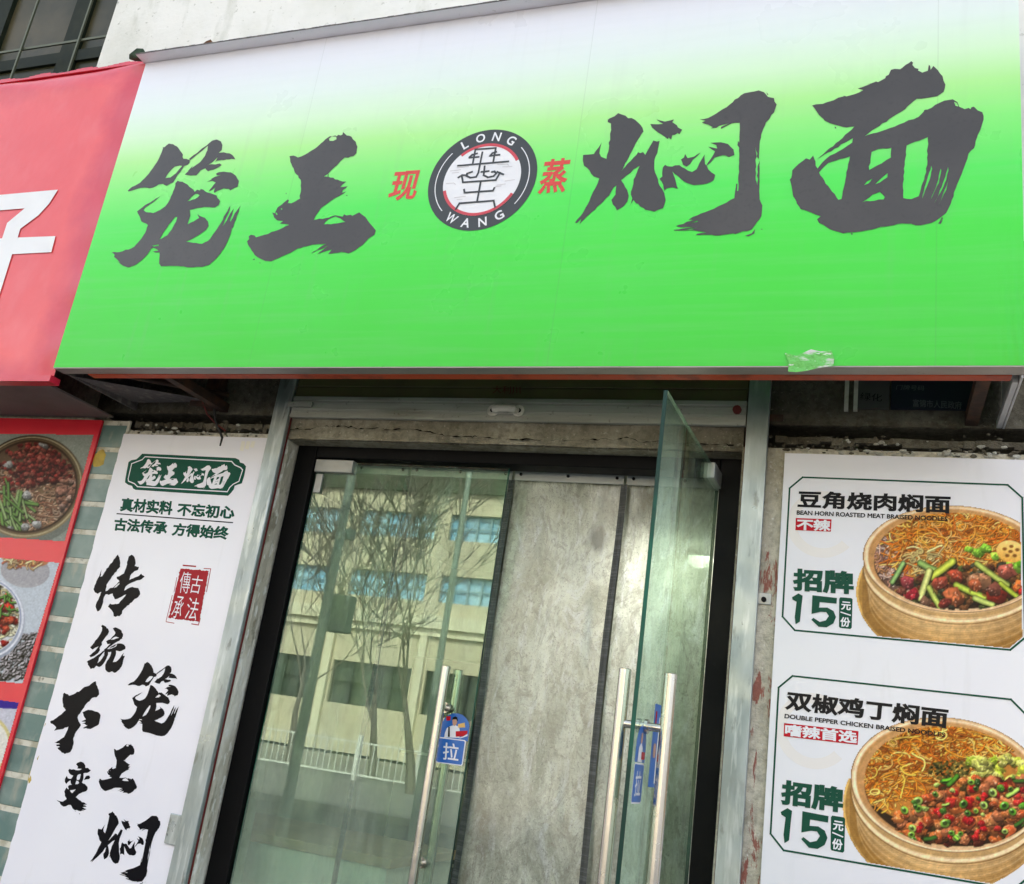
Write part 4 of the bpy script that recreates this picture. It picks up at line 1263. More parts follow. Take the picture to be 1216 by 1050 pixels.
def chunk(cv, x, y, r, col, rnd, n=6, gloss=True):
    a0 = rnd.uniform(0, 6.28); n = n + 3
    rr_ = [rnd.uniform(.62, 1.2) for _ in range(n)]
    asp = rnd.uniform(.62, .95); tl = rnd.uniform(-.5, .5)
    pts = []
    for i in range(n):
        u, v = math.cos(a0 + i * 6.283 / n) * r * rr_[i], math.sin(a0 + i * 6.283 / n) * r * asp * rr_[i]
        pts.append((x + u * math.cos(tl) - v * math.sin(tl), y + u * math.sin(tl) + v * math.cos(tl)))
    c = np.array(col, float) * rnd.uniform(.8, 1.15)
    cv.poly([(p[0] + .6, p[1] + 1.4) for p in pts], c * .2, .6)
    cv.poly(pts, np.clip(c * 1.1, 0, 255), 1, ((rnd.uniform(-.3, .8), 1), c * .45))
    q = [(x + (p[0] - x) * .72 - r * .08, y + (p[1] - y) * .55 - r * .24) for p in pts]
    cv.poly(q, np.clip(c * 1.3 + 8, 0, 255), .7, ((.6, .7), c * .85))
    for _ in range(int(5 + r)):
        f = rnd.choice((.4, .55, .75, 1.3, 1.5))
        cv.ellipse(x + rnd.gauss(0, r * .38), y + rnd.gauss(0, r * .28), r * rnd.uniform(.06, .24), r * rnd.uniform(.05, .13), np.clip(c * f + (14 if f > 1 else 0), 0, 255), rnd.uniform(0, 3), alpha=.6)
    if gloss:
        for _ in range(3):
            cv.ellipse(x + rnd.gauss(-r * .15, r * .33), y - r * .2 + rnd.gauss(0, r * .28), r * rnd.uniform(.05, .13), r * rnd.uniform(.03, .07), (255, 226, 196), rnd.uniform(0, 3), alpha=.65)

def stick(cv, x, y, L, a, wd, col, hi):
    p = [(x - math.cos(a) * L / 2, y - math.sin(a) * L / 2), (x, y + .6), (x + math.cos(a) * L / 2, y + math.sin(a) * L / 2)]
    cv.stroke([(q[0] + .8, q[1] + 1.4) for q in p], wd * 1.15, (20, 20, 8), (20, 20, 8), .7)
    cv.stroke(p, wd, col, hi)

def basket(cv, cx, cy, rx, ry, irx, iry, icx, icy, ang, wall_h, tray):
    """bamboo steamer: tray, side wall with its hoops, rim and dark inside"""
    # tray behind the wall
    cv.ellipse(*tray, (120, 84, 38), ang, top=(150, 112, 60), bot=(168, 120, 52))
    cv.ellipse(tray[0], tray[1], tray[2], tray[3], (214, 170, 96), ang, inner=.972)
    # wall
    for k in range(int(wall_h * 2), -1, -1):
        t = k / (wall_h * 2)
        c = np.array((226, 190, 140)) * (1 - t) + np.array((184, 138, 76)) * t
        sc = 1 - .075 * t
        cv.ellipse(cx, cy + k * .5, rx * sc, ry * sc, c * (1 + .05 * math.sin(k * 1.3)), ang)
    w = cv._win(cx - rx, cx + rx, cy, cy + ry + wall_h)
    if w:                                           # grain and turning light of the wall
        u = (w[4] - cx) / rx
        cv.put(w, (cv.ell_d(w[4], w[5], cx, cy, rx, ry, ang)[0] > 1) * np.clip(np.abs(u + .15) * .4, 0, .28) * (cv.a[w[2]:w[3], w[0]:w[1], 2] < 170), (84, 56, 26))
        cv.put(w, (cv.ell_d(w[4], w[5], cx, cy, rx, ry, ang)[0] > 1) * np.clip(np.sin(w[5] * 2.3 + u * 3) * .12, 0, 1) * (cv.a[w[2]:w[3], w[0]:w[1], 2] < 170), (96, 62, 26))
    for k in range(9):
        t = k / 9
        cv.ellipse(cx, cy + 15 + k * wall_h / 10, rx * (1 - .03 - .045 * t), ry * (1 - .03 - .045 * t), (120, 82, 40) if k % 2 else (236, 204, 156), ang, inner=.988, alpha=.30)
    # hoop below the rim
    cv.ellipse(cx, cy + 11, rx * 1.0, ry * 1.0, (232, 200, 156), ang, inner=.955)
    cv.ellipse(cx, cy + 13.5, rx * 1.0, ry * 1.0, (112, 78, 38), ang, inner=.985)
    cv.ellipse(cx, cy + 6, rx * .995, ry * .995, (176, 138, 88), ang, inner=.93)
    # rim
    cv.ellipse(cx, cy, rx, ry, (214, 176, 130), ang, top=(208, 170, 128), bot=(240, 208, 170))
    cv.ellipse(cx, cy, rx, ry, (122, 86, 48), ang, inner=.985)
    cv.ellipse(cx, cy, rx * .965, ry * .955, (238, 210, 172), ang, inner=.985)
    # inner side of the wall and the dark inside
    cv.ellipse(cx, cy - .5, rx * .935, ry * .915, (190, 140, 86), ang, top=(196, 146, 92), bot=(170, 118, 70))
    for k in range(7):
        cv.ellipse(cx, cy + k * .7, rx * .935, ry * .915, (150, 104, 58) if k % 2 else (190, 142, 88), ang, inner=.985, alpha=.35)
    cv.ellipse(icx, icy, irx, iry, (40, 26, 14), ang)

def dish_meat(keep_box):
    cv = Canvas(1008, 1232, 594, 790, 2, (216, 212, 226))
    rnd = random.Random(41)
    ang = .05
    cx, cy, rx, ry = 1135, 664, 111, 64
    icx, icy, irx, iry = 1136, 672, 98, 51
    basket(cv, cx, cy, rx, ry, irx, iry, icx, icy, ang, 46, (1134, 706, 118, 84))
    cv.set_mask(lambda X, Y: cv.ell_d(X, Y, icx, icy - 5, irx, iry + 7, ang)[0] < 1)
    ins = lambda f: {'box': (icx - irx, icx + irx, icy - iry - 8, icy + iry), 'f': f}
    cv.ellipse(1135, 664, 98, 48, (170, 108, 46), ang); cv.ellipse(1064, 672, 36, 32, (96, 68, 56), 0)
    noodles(cv, 420, ins(lambda x, y: x < 1096 and y < 690), [(150, 104, 84), (190, 150, 130), (120, 84, 78), (176, 120, 76), (210, 176, 158)], 1.6, 9, 1)
    noodles(cv, 1250, ins(lambda x, y: x > 1066 + (y - 640) * .3 and y < 670 - (x - 1110) * .12), [(226, 132, 36), (204, 104, 22), (236, 158, 66), (186, 90, 20), (228, 142, 48), (240, 176, 96), (150, 70, 18)], 1.5, 16, 2, .24)
    noodles(cv, 60, ins(lambda x, y: 1080 < x < 1112 and 650 < y < 715), [(214, 186, 122), (196, 172, 104)], 2.0, 9, 3)
    for i in range(230):                                   # dark bed of greens and sauce
        x, y = rnd.uniform(1060, 1225), rnd.uniform(672, 722)
        if y < 684 - (x - 1100) * .1 and x < 1120: continue
        chunk(cv, x, y, rnd.uniform(4, 8), rnd.choice([(62, 70, 30), (96, 58, 30), (60, 62, 44), (112, 82, 36), (84, 40, 24)]), rnd, 6, False)
    for x, y, r in ((1160, 656, 9), (1172, 651, 8), (1150, 652, 7), (1205, 672, 11), (1213, 664, 9), (1182, 660, 8)):
        chunk(cv, x, y, r, rnd.choice([(120, 205, 40), (150, 215, 60), (96, 180, 40)]), rnd, 7, False)
    cv.ellipse(1200, 655, 17, 13, (226, 178, 84), .2, top=(240, 200, 120), bot=(206, 150, 60))     # a slice of lotus root
    for dx, dy in ((-7, -3), (1, -6), (8, -2), (5, 5), (-4, 5), (0, 0)):
        cv.ellipse(1200 + dx, 655 + dy, 2.6, 1.9, (120, 70, 26))
    for x, y, L, a, wd, c, h in ((1066, 680, 26, -1.05, 6, (70, 104, 46), (150, 186, 110)), (1102, 673, 20, .45, 8, (86, 116, 50), (150, 180, 96)),
                                 (1118, 676, 32, -.62, 9, (128, 140, 30), (206, 212, 80)), (1098, 694, 34, -1.25, 8, (150, 156, 70), (214, 214, 130)),
                                 (1110, 710, 28, 1.05, 7, (112, 132, 36), (190, 200, 96)), (1152, 702, 36, .42, 7.5, (104, 130, 26), (190, 206, 76)),
                                 (1178, 682, 44, .62, 7, (104, 120, 36), (180, 190, 90)), (1200, 702, 30, .66, 6, (92, 110, 20), (176, 190, 60)), (1168, 714, 22, .35, 7, (120, 140, 50), (196, 206, 110))):
        stick(cv, x, y, L, a, wd, c, h)
    for x, y, r, c in ((1078, 691, 10, (150, 56, 60)), (1083, 706, 11, (166, 30, 44)), (1116, 692, 11, (150, 62, 44)), (1136, 684, 10, (160, 64, 40)), (1134, 709, 14, (176, 92, 52)), (1122, 716, 8, (120, 40, 30)),
                       (1162, 688, 14, (186, 126, 86)), (1158, 696, 10, (140, 70, 40)), (1184, 706, 14, (150, 40, 26)), (1180, 700, 10, (130, 70, 54)), (1196, 678, 12, (170, 84, 66)), (1212, 696, 11, (190, 90, 36)), (1098, 715, 8, (110, 74, 54)), (1070, 702, 7, (120, 60, 44)), (1214, 704, 7, (176, 24, 20))):
        chunk(cv, x, y, r, c, rnd, 6)
    cv.set_mask(None)
    cv.noise(.05, 2, 1); cv.noise(.05, 9, 2)
    return cv

def dish_chicken():
    cv = Canvas(996, 1232, 846, 1056, 2, (222, 220, 230))
    rnd = random.Random(77)
    ang = .14
    cx, cy, rx, ry = 1126, 932, 117, 80
    icx, icy, irx, iry = 1129, 941, 103, 63
    basket(cv, cx, cy, rx, ry, irx, iry, icx, icy, ang, 46, (1118, 962, 118, 100))
    cv.set_mask(lambda X, Y: cv.ell_d(X, Y, icx, icy - 6, irx, iry + 9, ang)[0] < 1)
    ins = lambda f: {'box': (icx - irx, icx + irx, icy - iry - 16, icy + iry), 'f': f}
    cv.ellipse(1120, 926, 104, 60, (176, 112, 44), ang)
    noodles(cv, 2000, ins(lambda x, y: y < 938 + (1060 - x) * .44 and x < 1212), [(228, 138, 34), (206, 108, 20), (238, 166, 62), (174, 84, 18), (232, 150, 46), (242, 184, 92), (146, 68, 16)], 1.6, 17, 5, .22)
    for i in range(46):
        x, y = rnd.uniform(1150, 1220), rnd.uniform(886, 940)
        if y < 884 + (x - 1150) * .35: continue
        chunk(cv, x, y, rnd.uniform(6, 11), rnd.choice([(196, 200, 60), (170, 190, 50), (214, 206, 96), (150, 170, 40)]), rnd, 8, True)
    for i in range(150):
        a = rnd.uniform(0, 6.28); q = rnd.random() ** .5
        cv.ellipse(1127 + math.cos(a) * 24 * q, 915 + math.sin(a) * 12 * q, rnd.uniform(1.1, 2.1), rnd.uniform(1, 1.8), rnd.choice([(44, 46, 18), (30, 30, 14), (70, 66, 26), (96, 88, 40)]), alpha=.95)
    for i in range(200):
        x, y = rnd.uniform(1060, 1222), rnd.uniform(926, 1002)
        if y < 975 - (x - 1050) * .55: continue
        chunk(cv, x, y, rnd.uniform(4, 9), rnd.choice([(70, 34, 14), (110, 56, 22), (52, 40, 16), (90, 30, 16)]), rnd, 6, False)
    for i in range(170):
        x, y = rnd.uniform(1066, 1222), rnd.uniform(926, 998)
        if y < 972 - (x - 1050) * .52: continue
        chunk(cv, x, y, rnd.uniform(5.5, 10.5), rnd.choice([(206, 112, 52), (190, 92, 40), (214, 132, 74), (176, 76, 36), (196, 110, 66)]), rnd, 7)
    for i in range(34):
        x, y = rnd.uniform(1072, 1222), rnd.uniform(926, 996)
        if y < 966 - (x - 1050) * .5: continue
        chunk(cv, x, y, rnd.uniform(4, 7.5), rnd.choice([(190, 24, 26), (166, 16, 24), (206, 44, 36)]), rnd, 6)
    for i in range(52):
        x, y = rnd.uniform(1066, 1222), rnd.uniform(922, 998)
        if y < 962 - (x - 1050) * .5: continue
        r = rnd.uniform(2.8, 6.0); a = rnd.uniform(-.9, 1.2)
        c = rnd.choice([(84, 150, 36), (62, 112, 30), (126, 170, 56), (44, 80, 26), (150, 176, 80)])
        if rnd.random() < .55:
            if rnd.random() < .5: stick(cv, x, y, r * 2.4, a, r * .9, c, np.array(c) * 1.3)
            else: chunk(cv, x, y, r, c, rnd, 5)
            continue
        cv.ellipse(x + .8, y + 1.5, r, r * .85, (16, 24, 8), a, alpha=.6)
        cv.ellipse(x, y, r, r * .85, c, a, top=np.array(c) * 1.3, bot=np.array(c) * .6)
        cv.ellipse(x, y, r * .55, r * .45, np.array(c) * .35, a)
        cv.ellipse(x - r * .3, y - r * .45, r * .3, r * .16, (210, 236, 160), a, alpha=.8)
    cv.set_mask(None)
    cv.noise(.05, 2, 3); cv.noise(.05, 9, 4)
    return cv

# ------------------------------------------------------------------ right menu board
YB = -.022
bz = W(932, 538, YB).z; bx0 = W(932, 538, YB).x; bx1 = W(1216, 670, YB).x + .06
mbd = empty('menu_board', ((bx0 + bx1) / 2, YB, .75), 'white menu board with two dark green frames and bamboo steamer dishes, right of the doors', 'menu board')
MB().box(bx0, bx1, YB, -.009, .75, bz).build('panel', K['board'], mbd, bevel=.001, seg=1)
def frame_pts(lx, rx, tz, bz_, c):
    return [(lx + c, tz), (rx - c, tz), (rx, tz - c), (rx, bz_ + c), (rx - c, bz_), (lx + c, bz_), (lx, bz_ + c), (lx, tz - c)]
fl = W(934, 660, YB).x - .002; fr = W(1215.5, 670, YB).x
f1t, f1b = W(954, 567, YB).z, W(941.5, 748.4, YB).z
f2t, f2b = W(938.6, 802.6, YB).z, W(925.6, 1009, YB).z
YP = YB - .0006
dishes = ((dish_meat(None), f1t, f1b, None),
          (dish_chicken(), f2t, f2b, None))
def tray_keep(X, Y, cx, cy, rx, ry, ang):
    c, s = math.cos(ang), math.sin(ang)
    return (((X - cx) * c + (Y - cy) * s) / rx) ** 2 + ((-(X - cx) * s + (Y - cy) * c) / ry) ** 2 < 1
def zx_of(X, Y):
    """world x and z of many pixels of the board plane at once"""
    v = np.stack([RT[i] * ((X - 608) / FPX) - UP[i] * ((Y - 525) / FPX) + _d[i] for i in range(3)])
    t = (YP - CAM.y) / v[1]
    return CAM.x + v[0] * t, CAM.z + v[2] * t
for i, (cv, ft, fb, kf) in enumerate(dishes):
    tray = (1134, 706, 118, 84, .05) if i == 0 else (1118, 962, 118, 100, .14)
    rim = (1135, 664, 111, 64, .05) if i == 0 else (1126, 932, 117, 80, .14)
    wallb = (1135, 710, 103, 60, .05) if i == 0 else (1126, 978, 109, 76, .14)
    def keep(X, Y):
        wx, wz = zx_of(X, Y)
        lim = (wx < fr - .006) & (wz > fb + .004) & (wx + wz * 0 - (fr - .006) < 0)
        cut = (fr - wx) + (wz - fb) > .048
        up = (Y < rim[1])
        tr = tray_keep(X, Y, *tray) & (Y > rim[1] - 8)
        return lim & cut & (tray_keep(X, Y, *rim) | tray_keep(X, Y, *wallb) | tr)
    cv.build('dish_photo', YP, mbd, keep, 1.3)
YT = YB - .0012
for ft, fb in ((f1t, f1b), (f2t, f2b)):
    m = MB(); line_xz(m, frame_pts(fl, fr, ft, fb, .042), .0058, YT, True)
    m.build('frame_line', K['print_green'], mbd)
    m = MB()
    c = (fl + .115, ft - .165)
    n = 40
    vs = []
    for k in range(n + 1):
        a = RAD(40 + 280 * k / n)
        for r in (.085, .118):
            vs.append((c[0] + r * math.cos(a), YB - .0003, c[1] + r * math.sin(a)))
    m.add(vs, [(2 * k, 2 * k + 1, 2 * k + 3, 2 * k + 2) for k in range(n)])
    m.build('pale_ring', K['pale_ring'], mbd)
za = lambda x, y: (930 + x / 5.528, 570 + y / 5.528)
zb = lambda x, y: (880 + x / 3.619, 770 + y / 3.619)
YT2 = YB - .0018
m = MB(); text_on(m, '豆角烧肉焖面', za(100, 68), za(1100, 102), za(93, 184), YT2, .036); m.build('dish_name', K['print_black'], mbd)
m = MB(); text_on(m, 'BEAN HORN ROASTED MEAT BRAISED NOODLES', za(90, 199), za(1080, 241), za(88, 228), YT2, .028); m.build('dish_subtitle', K['print_black'], mbd)
m = MB(); text_on(m, '双椒鸡丁焖面', zb(196, 180), zb(893, 258), zb(186, 264), YT2, .036); m.build('dish_name', K['print_black'], mbd)
m = MB(); text_on(m, 'DOUBLE PEPPER CHICKEN BRAISED NOODLES', zb(188, 281), zb(877, 362), zb(186, 300), YT2, .028); m.build('dish_subtitle', K['print_black'], mbd)
m = MB(); pxpoly(m, [[za(83, 250), za(318, 259), za(313, 340), za(80, 330)]], YT); t_ = m.build('spice_tag', K['print_red'], mbd)
m = MB(); text_on(m, '不辣', za(88, 254), za(314, 262), za(86, 330), YT2, .04); m.build('tag_text', K['print_white'], t_)
m = MB(); pxpoly(m, [[zb(185, 321), zb(505, 356), zb(501, 415), zb(183, 378)]], YT); t_ = m.build('spice_tag', K['print_red'], mbd)
m = MB(); text_on(m, '嗜辣首选', zb(190, 324), zb(500, 357), zb(188, 376), YT2, .036); m.build('tag_text', K['print_white'], t_)
five = P("192,757,353,775,350,812,240,802,236,838,290,838,330,860,347,900,330,942,285,968,232,964,185,918,198,905,240,932,280,922,300,893,282,868,245,866,186,880")
one = P("58,770,100,745,128,760,118,850,110,930,82,948,76,900,88,800,62,786")
for i in range(2):
    dz = 0 if i == 0 else f2t - f1t
    def sh(fnpt):
        q = W(*fnpt, YT2); return (q.x, q.z + dz)
    m = MB(); vs, fs = text2d('招牌', .048)
    if i == 0:
        text_on(m, '招牌', za(66, 578), za(464, 600), za(62, 730), YT2, .048)
    else:
        text_on(m, '招牌', zb(176, 562), zb(443, 598), zb(168, 672), YT2, .048)
    m.build('price_word', K['print_green'], mbd)
    m = MB()
    for d in (five, one):
        flat(m, *fill2d([[sh(za(*p)) for p in d]]), lambda p: p, YT2)
    m.build('price', K['print_green'], mbd)
    m = MB()
    flat(m, *fill2d([[sh(za(*p)) for p in P("376,770,448,776,456,784,450,970,441,979,373,971,366,962,368,780")]]), lambda p: p, YT)
    ub = m.build('unit_box', K['print_green'], mbd)
    m = MB()
    for ch, a, b_, c in (('元', (382, 796), (446, 802), (379, 852)), ('份', (377, 898), (442, 904), (374, 962))):
        A, B, D = sh(za(*a)), sh(za(*b_)), sh(za(*c))
        vs, fs = text2d(ch, .03)
        flat(m, vs, fs, lambda p: (D[0] + (B[0] - A[0]) * p[0] + (A[0] - D[0]) * p[1], D[1] + (B[1] - A[1]) * p[0] + (A[1] - D[1]) * p[1]), YT2)
    line_xz(m, [sh(za(380, 868)), sh(za(440, 888))], .004, YT2 - 1e-4)
    m.build('unit_text', K['print_white'], ub)

# ------------------------------------------------------------------ left white banner board
YL = -.02
lb = empty('banner_board', (-2.88, YL, .6), 'tall white board with black brush characters and a red seal, left of the doors', 'banner board')
lx0, lx1, lz1 = W(147, 515, YL).x, W(319, 521, YL).x, W(319, 521, YL).z + .003
m = MB()
pts = [(lx1, .6), (lx1, lz1), (lx0, lz1)]
z = lz1
rnd = random.Random(2)
while z > .65:
    z -= rnd.uniform(.02, .06)
    pts.append((lx0 + rnd.uniform(-.003, .003), z))
pts.append((lx0, .6))
m.prism(pts, YL, -.0135)
m.build('panel', K['board'], lb)
m = MB()
z = lz1 - .02
while z > .62:
    h = rnd.uniform(.01, .05)
    blob(m, (lx0 + rnd.uniform(-.002, .002), -.010, z), rnd.uniform(.004, .008), .006, h * .7, int(z * 1e4))
    z -= h * 1.3
m.build('frayed_edge', K['foam_edge'], lb)
YQ = YL - .0007
zc = lambda x, y: (130 + x / 6.756, 530 + y / 6.756)
def fmap(pts, y=YQ): return [(lambda q: (q.x, q.z))(W(*zc(*p), y)) for p in pts]
pl = P("262,60,500,70,1010,95,1040,108,1048,130,1075,138,1096,162,1080,240,1062,298,1030,308,1004,318,998,345,975,375,952,398,930,396,700,382,210,350,190,340,180,318,150,310,124,290,128,255,152,128,175,112,215,105,235,88")
m = MB(); flat(m, *fill2d([fmap(pl)]), lambda p: p, YQ)
pq = m.build('plaque_print', K['print_green'], lb)
il = P("285,84,980,122,1005,150,1052,172,1068,190,1038,282,992,305,965,330,945,365,225,325,200,300,152,280,150,260,178,140,220,124,262,108")
m = MB(); line_xz(m, fmap(il, YQ - .0005), .0045, YQ - .0005, True); m.build('plaque_line', K['print_white'], pq)
m = MB()
for key, (x0, x1, y0, y1) in (('long', (235, 428, 104, 318)), ('wang', (413, 572, 130, 322)), ('men', (582, 805, 150, 335)), ('mian', (783, 970, 142, 348))):
    xm, ym = (x0 + x1) / 2, (y0 + y1) / 2
    q0, q1 = W(*zc(x0 + 5, ym), YQ), W(*zc(x1 - 5, ym), YQ)
    r0, r1 = W(*zc(xm, y0), YQ), W(*zc(xm, y1), YQ)
    glyph_copy(m, key, q0.x, q1.x, r1.z, r0.z, YQ - .001, amp=.0001, step=.02)
m.build('plaque_characters', K['print_white'], pq)
for body, a, b_, c in (('真材实料', (96, 410), (516, 440), (78, 522)), ('不忘初心', (548, 452), (1010, 478), (536, 560)), ('古法传承', (45, 572), (472, 603), (30, 678)), ('方得始终', (513, 612), (968, 645), (494, 718))):
    m = MB(); text_on(m, body, zc(*a), zc(*b_), zc(*c), YQ, .044); m.build('slogan', K['print_green'], lb)
m = MB(); pxline(m, [zc(60, 541), zc(988, 613)], .005, YQ); m.build('rule', K['print_black'], lb)
for key, (x0, x1, y0, y1) in (('long', (147.5, 214.3, 786.4, 872)), ('wang', (121.5, 167.5, 881, 943)), ('men', (106.9, 189.1, 960.8, 1045))):
    # width is measured level with the middle, height along the leaning upright
    o, s = {'long': ((40, 780), 3.889), 'wang': ((40, 780), 3.889), 'men': ((40, 780), 3.889)}[key]
    xm, ym = (x0 + x1) / 2, (y0 + y1) / 2
    c = W(xm, ym, YQ)
    h = W(xm, y0, YQ).z - W(xm, y1, YQ).z
    bx = glyph_bbox(key)
    wdt = h * (bx[1] - bx[0]) / (bx[3] - bx[2]) * (1.0 if key != 'men' else 1.0)
    m = MB(); glyph_copy(m, key, c.x - wdt / 2, c.x + wdt / 2, c.z - h / 2, c.z + h / 2, YQ, .0004, .008)
    m.build('character', K['ink_black'], lb)
for key in ('chuan', 'tong', 'bu', 'bian'):
    m = MB(); glyph_on(m, key, YQ, step=.008, amp=.0012); m.build('character', K['ink_black'], lb)
zs_ = lambda x, y: (60 + x / 4.773, 640 + y / 4.773)
def rough_rect(pts, seed):
    return jitter(pts, .006, .0014, seed)
m = MB()
rect = [zs_(738, 168), zs_(898, 182), zs_(842, 470), zs_(668, 448)]
flat(m, *fill2d([rough_rect([(W(*p, YQ).x, W(*p, YQ).z) for p in rect], 4)]), lambda p: p, YQ)
sl = m.build('seal', K['seal_red'], lb)
m = MB()
pxline(m, [zs_(752, 150), zs_(822, 156)], .006, YQ); pxline(m, [zs_(870, 168), zs_(908, 170), zs_(884, 300)], .0035, YQ); pxline(m, [zs_(655, 470), zs_(700, 478)], .003, YQ)
pxline(m, [zs_(716, 220), zs_(700, 300)], .003, YQ); pxline(m, [zs_(800, 482), zs_(838, 488), zs_(848, 452)], .004, YQ); pxline(m, [zs_(690, 320), zs_(655, 466)], .003, YQ)
m.build('seal_border', K['seal_red'], sl)
m = MB()
for ch, a, b_, c in (('古', (808, 205), (868, 212), (785, 305)), ('法', (785, 330), (850, 340), (758, 452)), ('傳', (742, 185), (800, 190), (725, 305)), ('承', (712, 322), (765, 330), (680, 445))):
    text_on(m, ch, zs_(*a), zs_(*b_), zs_(*c), YQ - .0006, -.004)
m.build('seal_text', K['print_white'], sl)
m = MB()
for k, px in enumerate((287, 293, 299)):
    pxpoly(m, [[(px, 524), (px + 4.2, 524.3), (px + 2, 536 - 2 * k), (px - 2.4, 535 - 2 * k)]], YQ - .0006)
m.build('clear_tape', K['tape_clear'], lb)
# clip on the right edge
q = W(206, 985, -.03)
MB().box(q.x - .03, q.x + .035, -.031, -.0205, q.z - .055, q.z + .055).build('edge_clip', K['galv'], lb, bevel=.003)

# ------------------------------------------------------------------ left red menu board
rb = empty('red_menu_board', (-4.2, -.02, .6), 'red menu board with photographs of noodle bowls at the far left', 'menu board')
YR = -.028
rx1 = W(122, 497, YR).x; rz = W(122, 499, YR).z
MB().box(-5.0, rx1, YR, -.014, .6, rz).build('panel', K['menu_red'], rb, bevel=.001, seg=1)
def photo_rect(px):                                  # keeps what lies inside four photo corners
    def keep(X, Y):
        ok = np.ones(X.shape, bool); n = len(px)
        for i in range(n):
            (xa, ya), (xb, yb) = px[i], px[(i + 1) % n]
            ok &= ((xb - xa) * (Y - ya) - (yb - ya) * (X - xa)) >= 0
        return ok
    return keep
cv = Canvas(-70, 116, 510, 648, 2, (150, 156, 146))
rnd = random.Random(3)
A = dict(cx=34, cy=578, rx=66, ry=60, ang=-.45)
def el(k, col, **kw): cv.ellipse(A['cx'], A['cy'], A['rx'] * k, A['ry'] * k, col, A['ang'], **kw)
cv.ellipse(36, 584, 68, 62, (96, 100, 92), -.45, alpha=.6)
el(1, (70, 56, 40), top=(56, 46, 36), bot=(150, 132, 96)); el(.97, (190, 176, 140), inner=.975); el(.93, (110, 92, 66), inner=.97); el(.9, (60, 44, 30))
el(.86, (106, 84, 58), top=(90, 66, 46), bot=(150, 128, 96))
cv.set_mask(lambda X, Y: cv.ell_d(X, Y, A['cx'], A['cy'], A['rx'] * .86, A['ry'] * .86, A['ang'])[0] < 1)
noodles(cv, 620, {'box': (-30, 95, 560, 640), 'f': lambda x, y: True}, [(176, 140, 112), (150, 110, 80), (196, 166, 140), (140, 92, 70)], 1.6, 9, 8)
for i in range(420):
    x, y = rnd.gauss(46, 22), rnd.gauss(556, 14)
    if y > 578 - (x - 40) * .2: continue
    chunk(cv, x, y, rnd.uniform(2, 4.2), rnd.choice([(130, 36, 34), (150, 50, 44), (96, 24, 24), (170, 84, 70)]), rnd, 5, rnd.random() < .3)
for i in range(70):
    x, y = rnd.uniform(70, 92), rnd.uniform(570, 606)
    chunk(cv, x, y, rnd.uniform(3, 5), rnd.choice([(150, 104, 84), (170, 120, 100), (190, 150, 132)]), rnd, 6, False)
for i in range(60):
    a = rnd.gauss(1.2, .5); x, y = rnd.gauss(10, 13), rnd.gauss(606, 16)
    stick(cv, x, y, rnd.uniform(14, 34), a, rnd.uniform(2, 4), rnd.choice([(60, 96, 40), (90, 130, 60), (44, 74, 36), (130, 156, 100)]), rnd.choice([(120, 164, 80), (170, 196, 130)]))
for x, y in ((10, 552), (32, 588), (30, 626), (44, 622), (12, 628), (52, 528)):
    chunk(cv, x, y, 6, (176, 176, 172), rnd, 7, False)
cv.set_mask(None); cv.noise(.06, 2, 6)
cv.build('bowl_photo', YR - .0006, rb, photo_rect([(-70, 514), (112, 516), (77, 643.5), (-70, 634)]), .8)
cv = Canvas(-70, 80, 654, 818, 2, (196, 204, 212))
cv.ellipse(30, 678, 29, 20, (120, 116, 116), .1, top=(150, 146, 148), bot=(176, 174, 178)); cv.poly([(1, 668), (59, 674), (54, 688), (38, 696), (18, 694), (6, 684)], (170, 168, 172))
cv.ellipse(30, 664, 28, 9, (190, 120, 80), .1)
noodles(cv, 40, {'box': (8, 52, 658, 670), 'f': lambda x, y: True}, [(206, 160, 100), (176, 90, 60), (220, 190, 140)], 2, 6, 4)
for i in range(900):
    x, y = rnd.uniform(-60, 46), rnd.uniform(752, 806)
    if x + (y - 752) * .35 > 46 or x < -6 and rnd.random() < .3: continue
    c = np.array((168, 162, 166)) * rnd.uniform(.6, 1.2)
    stick(cv, x, y, rnd.uniform(2, 5), rnd.gauss(-.5, .5), 2, c, np.clip(c * 1.2, 0, 255))
cv.ellipse(-16, 735, 46, 50, (150, 160, 176), .0, top=(206, 212, 222), bot=(150, 156, 170)); cv.ellipse(-16, 734, 44, 47.5, (226, 228, 236), 0, inner=.95); cv.ellipse(-16, 732, 41, 44, (120, 134, 170), 0, inner=.975); cv.ellipse(-16, 733, 40, 43, (214, 214, 216))
cv.set_mask(lambda X, Y: cv.ell_d(X, Y, -16, 733, 39, 42)[0] < 1)
noodles(cv, 260, {'box': (-56, 24, 690, 776), 'f': lambda x, y: True}, [(222, 214, 180), (206, 196, 150), (232, 228, 204)], 3, 10, 14)
for i in range(90):
    chunk(cv, rnd.gauss(-6, 12), rnd.gauss(728, 14), rnd.uniform(3, 6), rnd.choice([(206, 40, 26), (180, 30, 24), (220, 80, 50)]), rnd, 6)
for i in range(30):
    stick(cv, rnd.gauss(0, 12), rnd.gauss(712, 14), 8, rnd.uniform(0, 3), 2, (60, 120, 40), (110, 170, 70))
cv.set_mask(None); cv.noise(.05, 2, 9)
cv.build('bowl_photo', YR - .0006, rb, photo_rect([(-70, 656), (71, 668), (27, 812.5), (-70, 803)]), .88)
cv = Canvas(-70, 30, 818, 1000, 2, (206, 204, 214))
cv.poly([(-70, 824), (26, 832), (20, 842), (-70, 838)], (50, 30, 140)); cv.ellipse(-30, 884, 44, 40, (214, 200, 140)); cv.ellipse(-30, 884, 40, 36, (230, 226, 214)); cv.noise(.05, 2, 10)
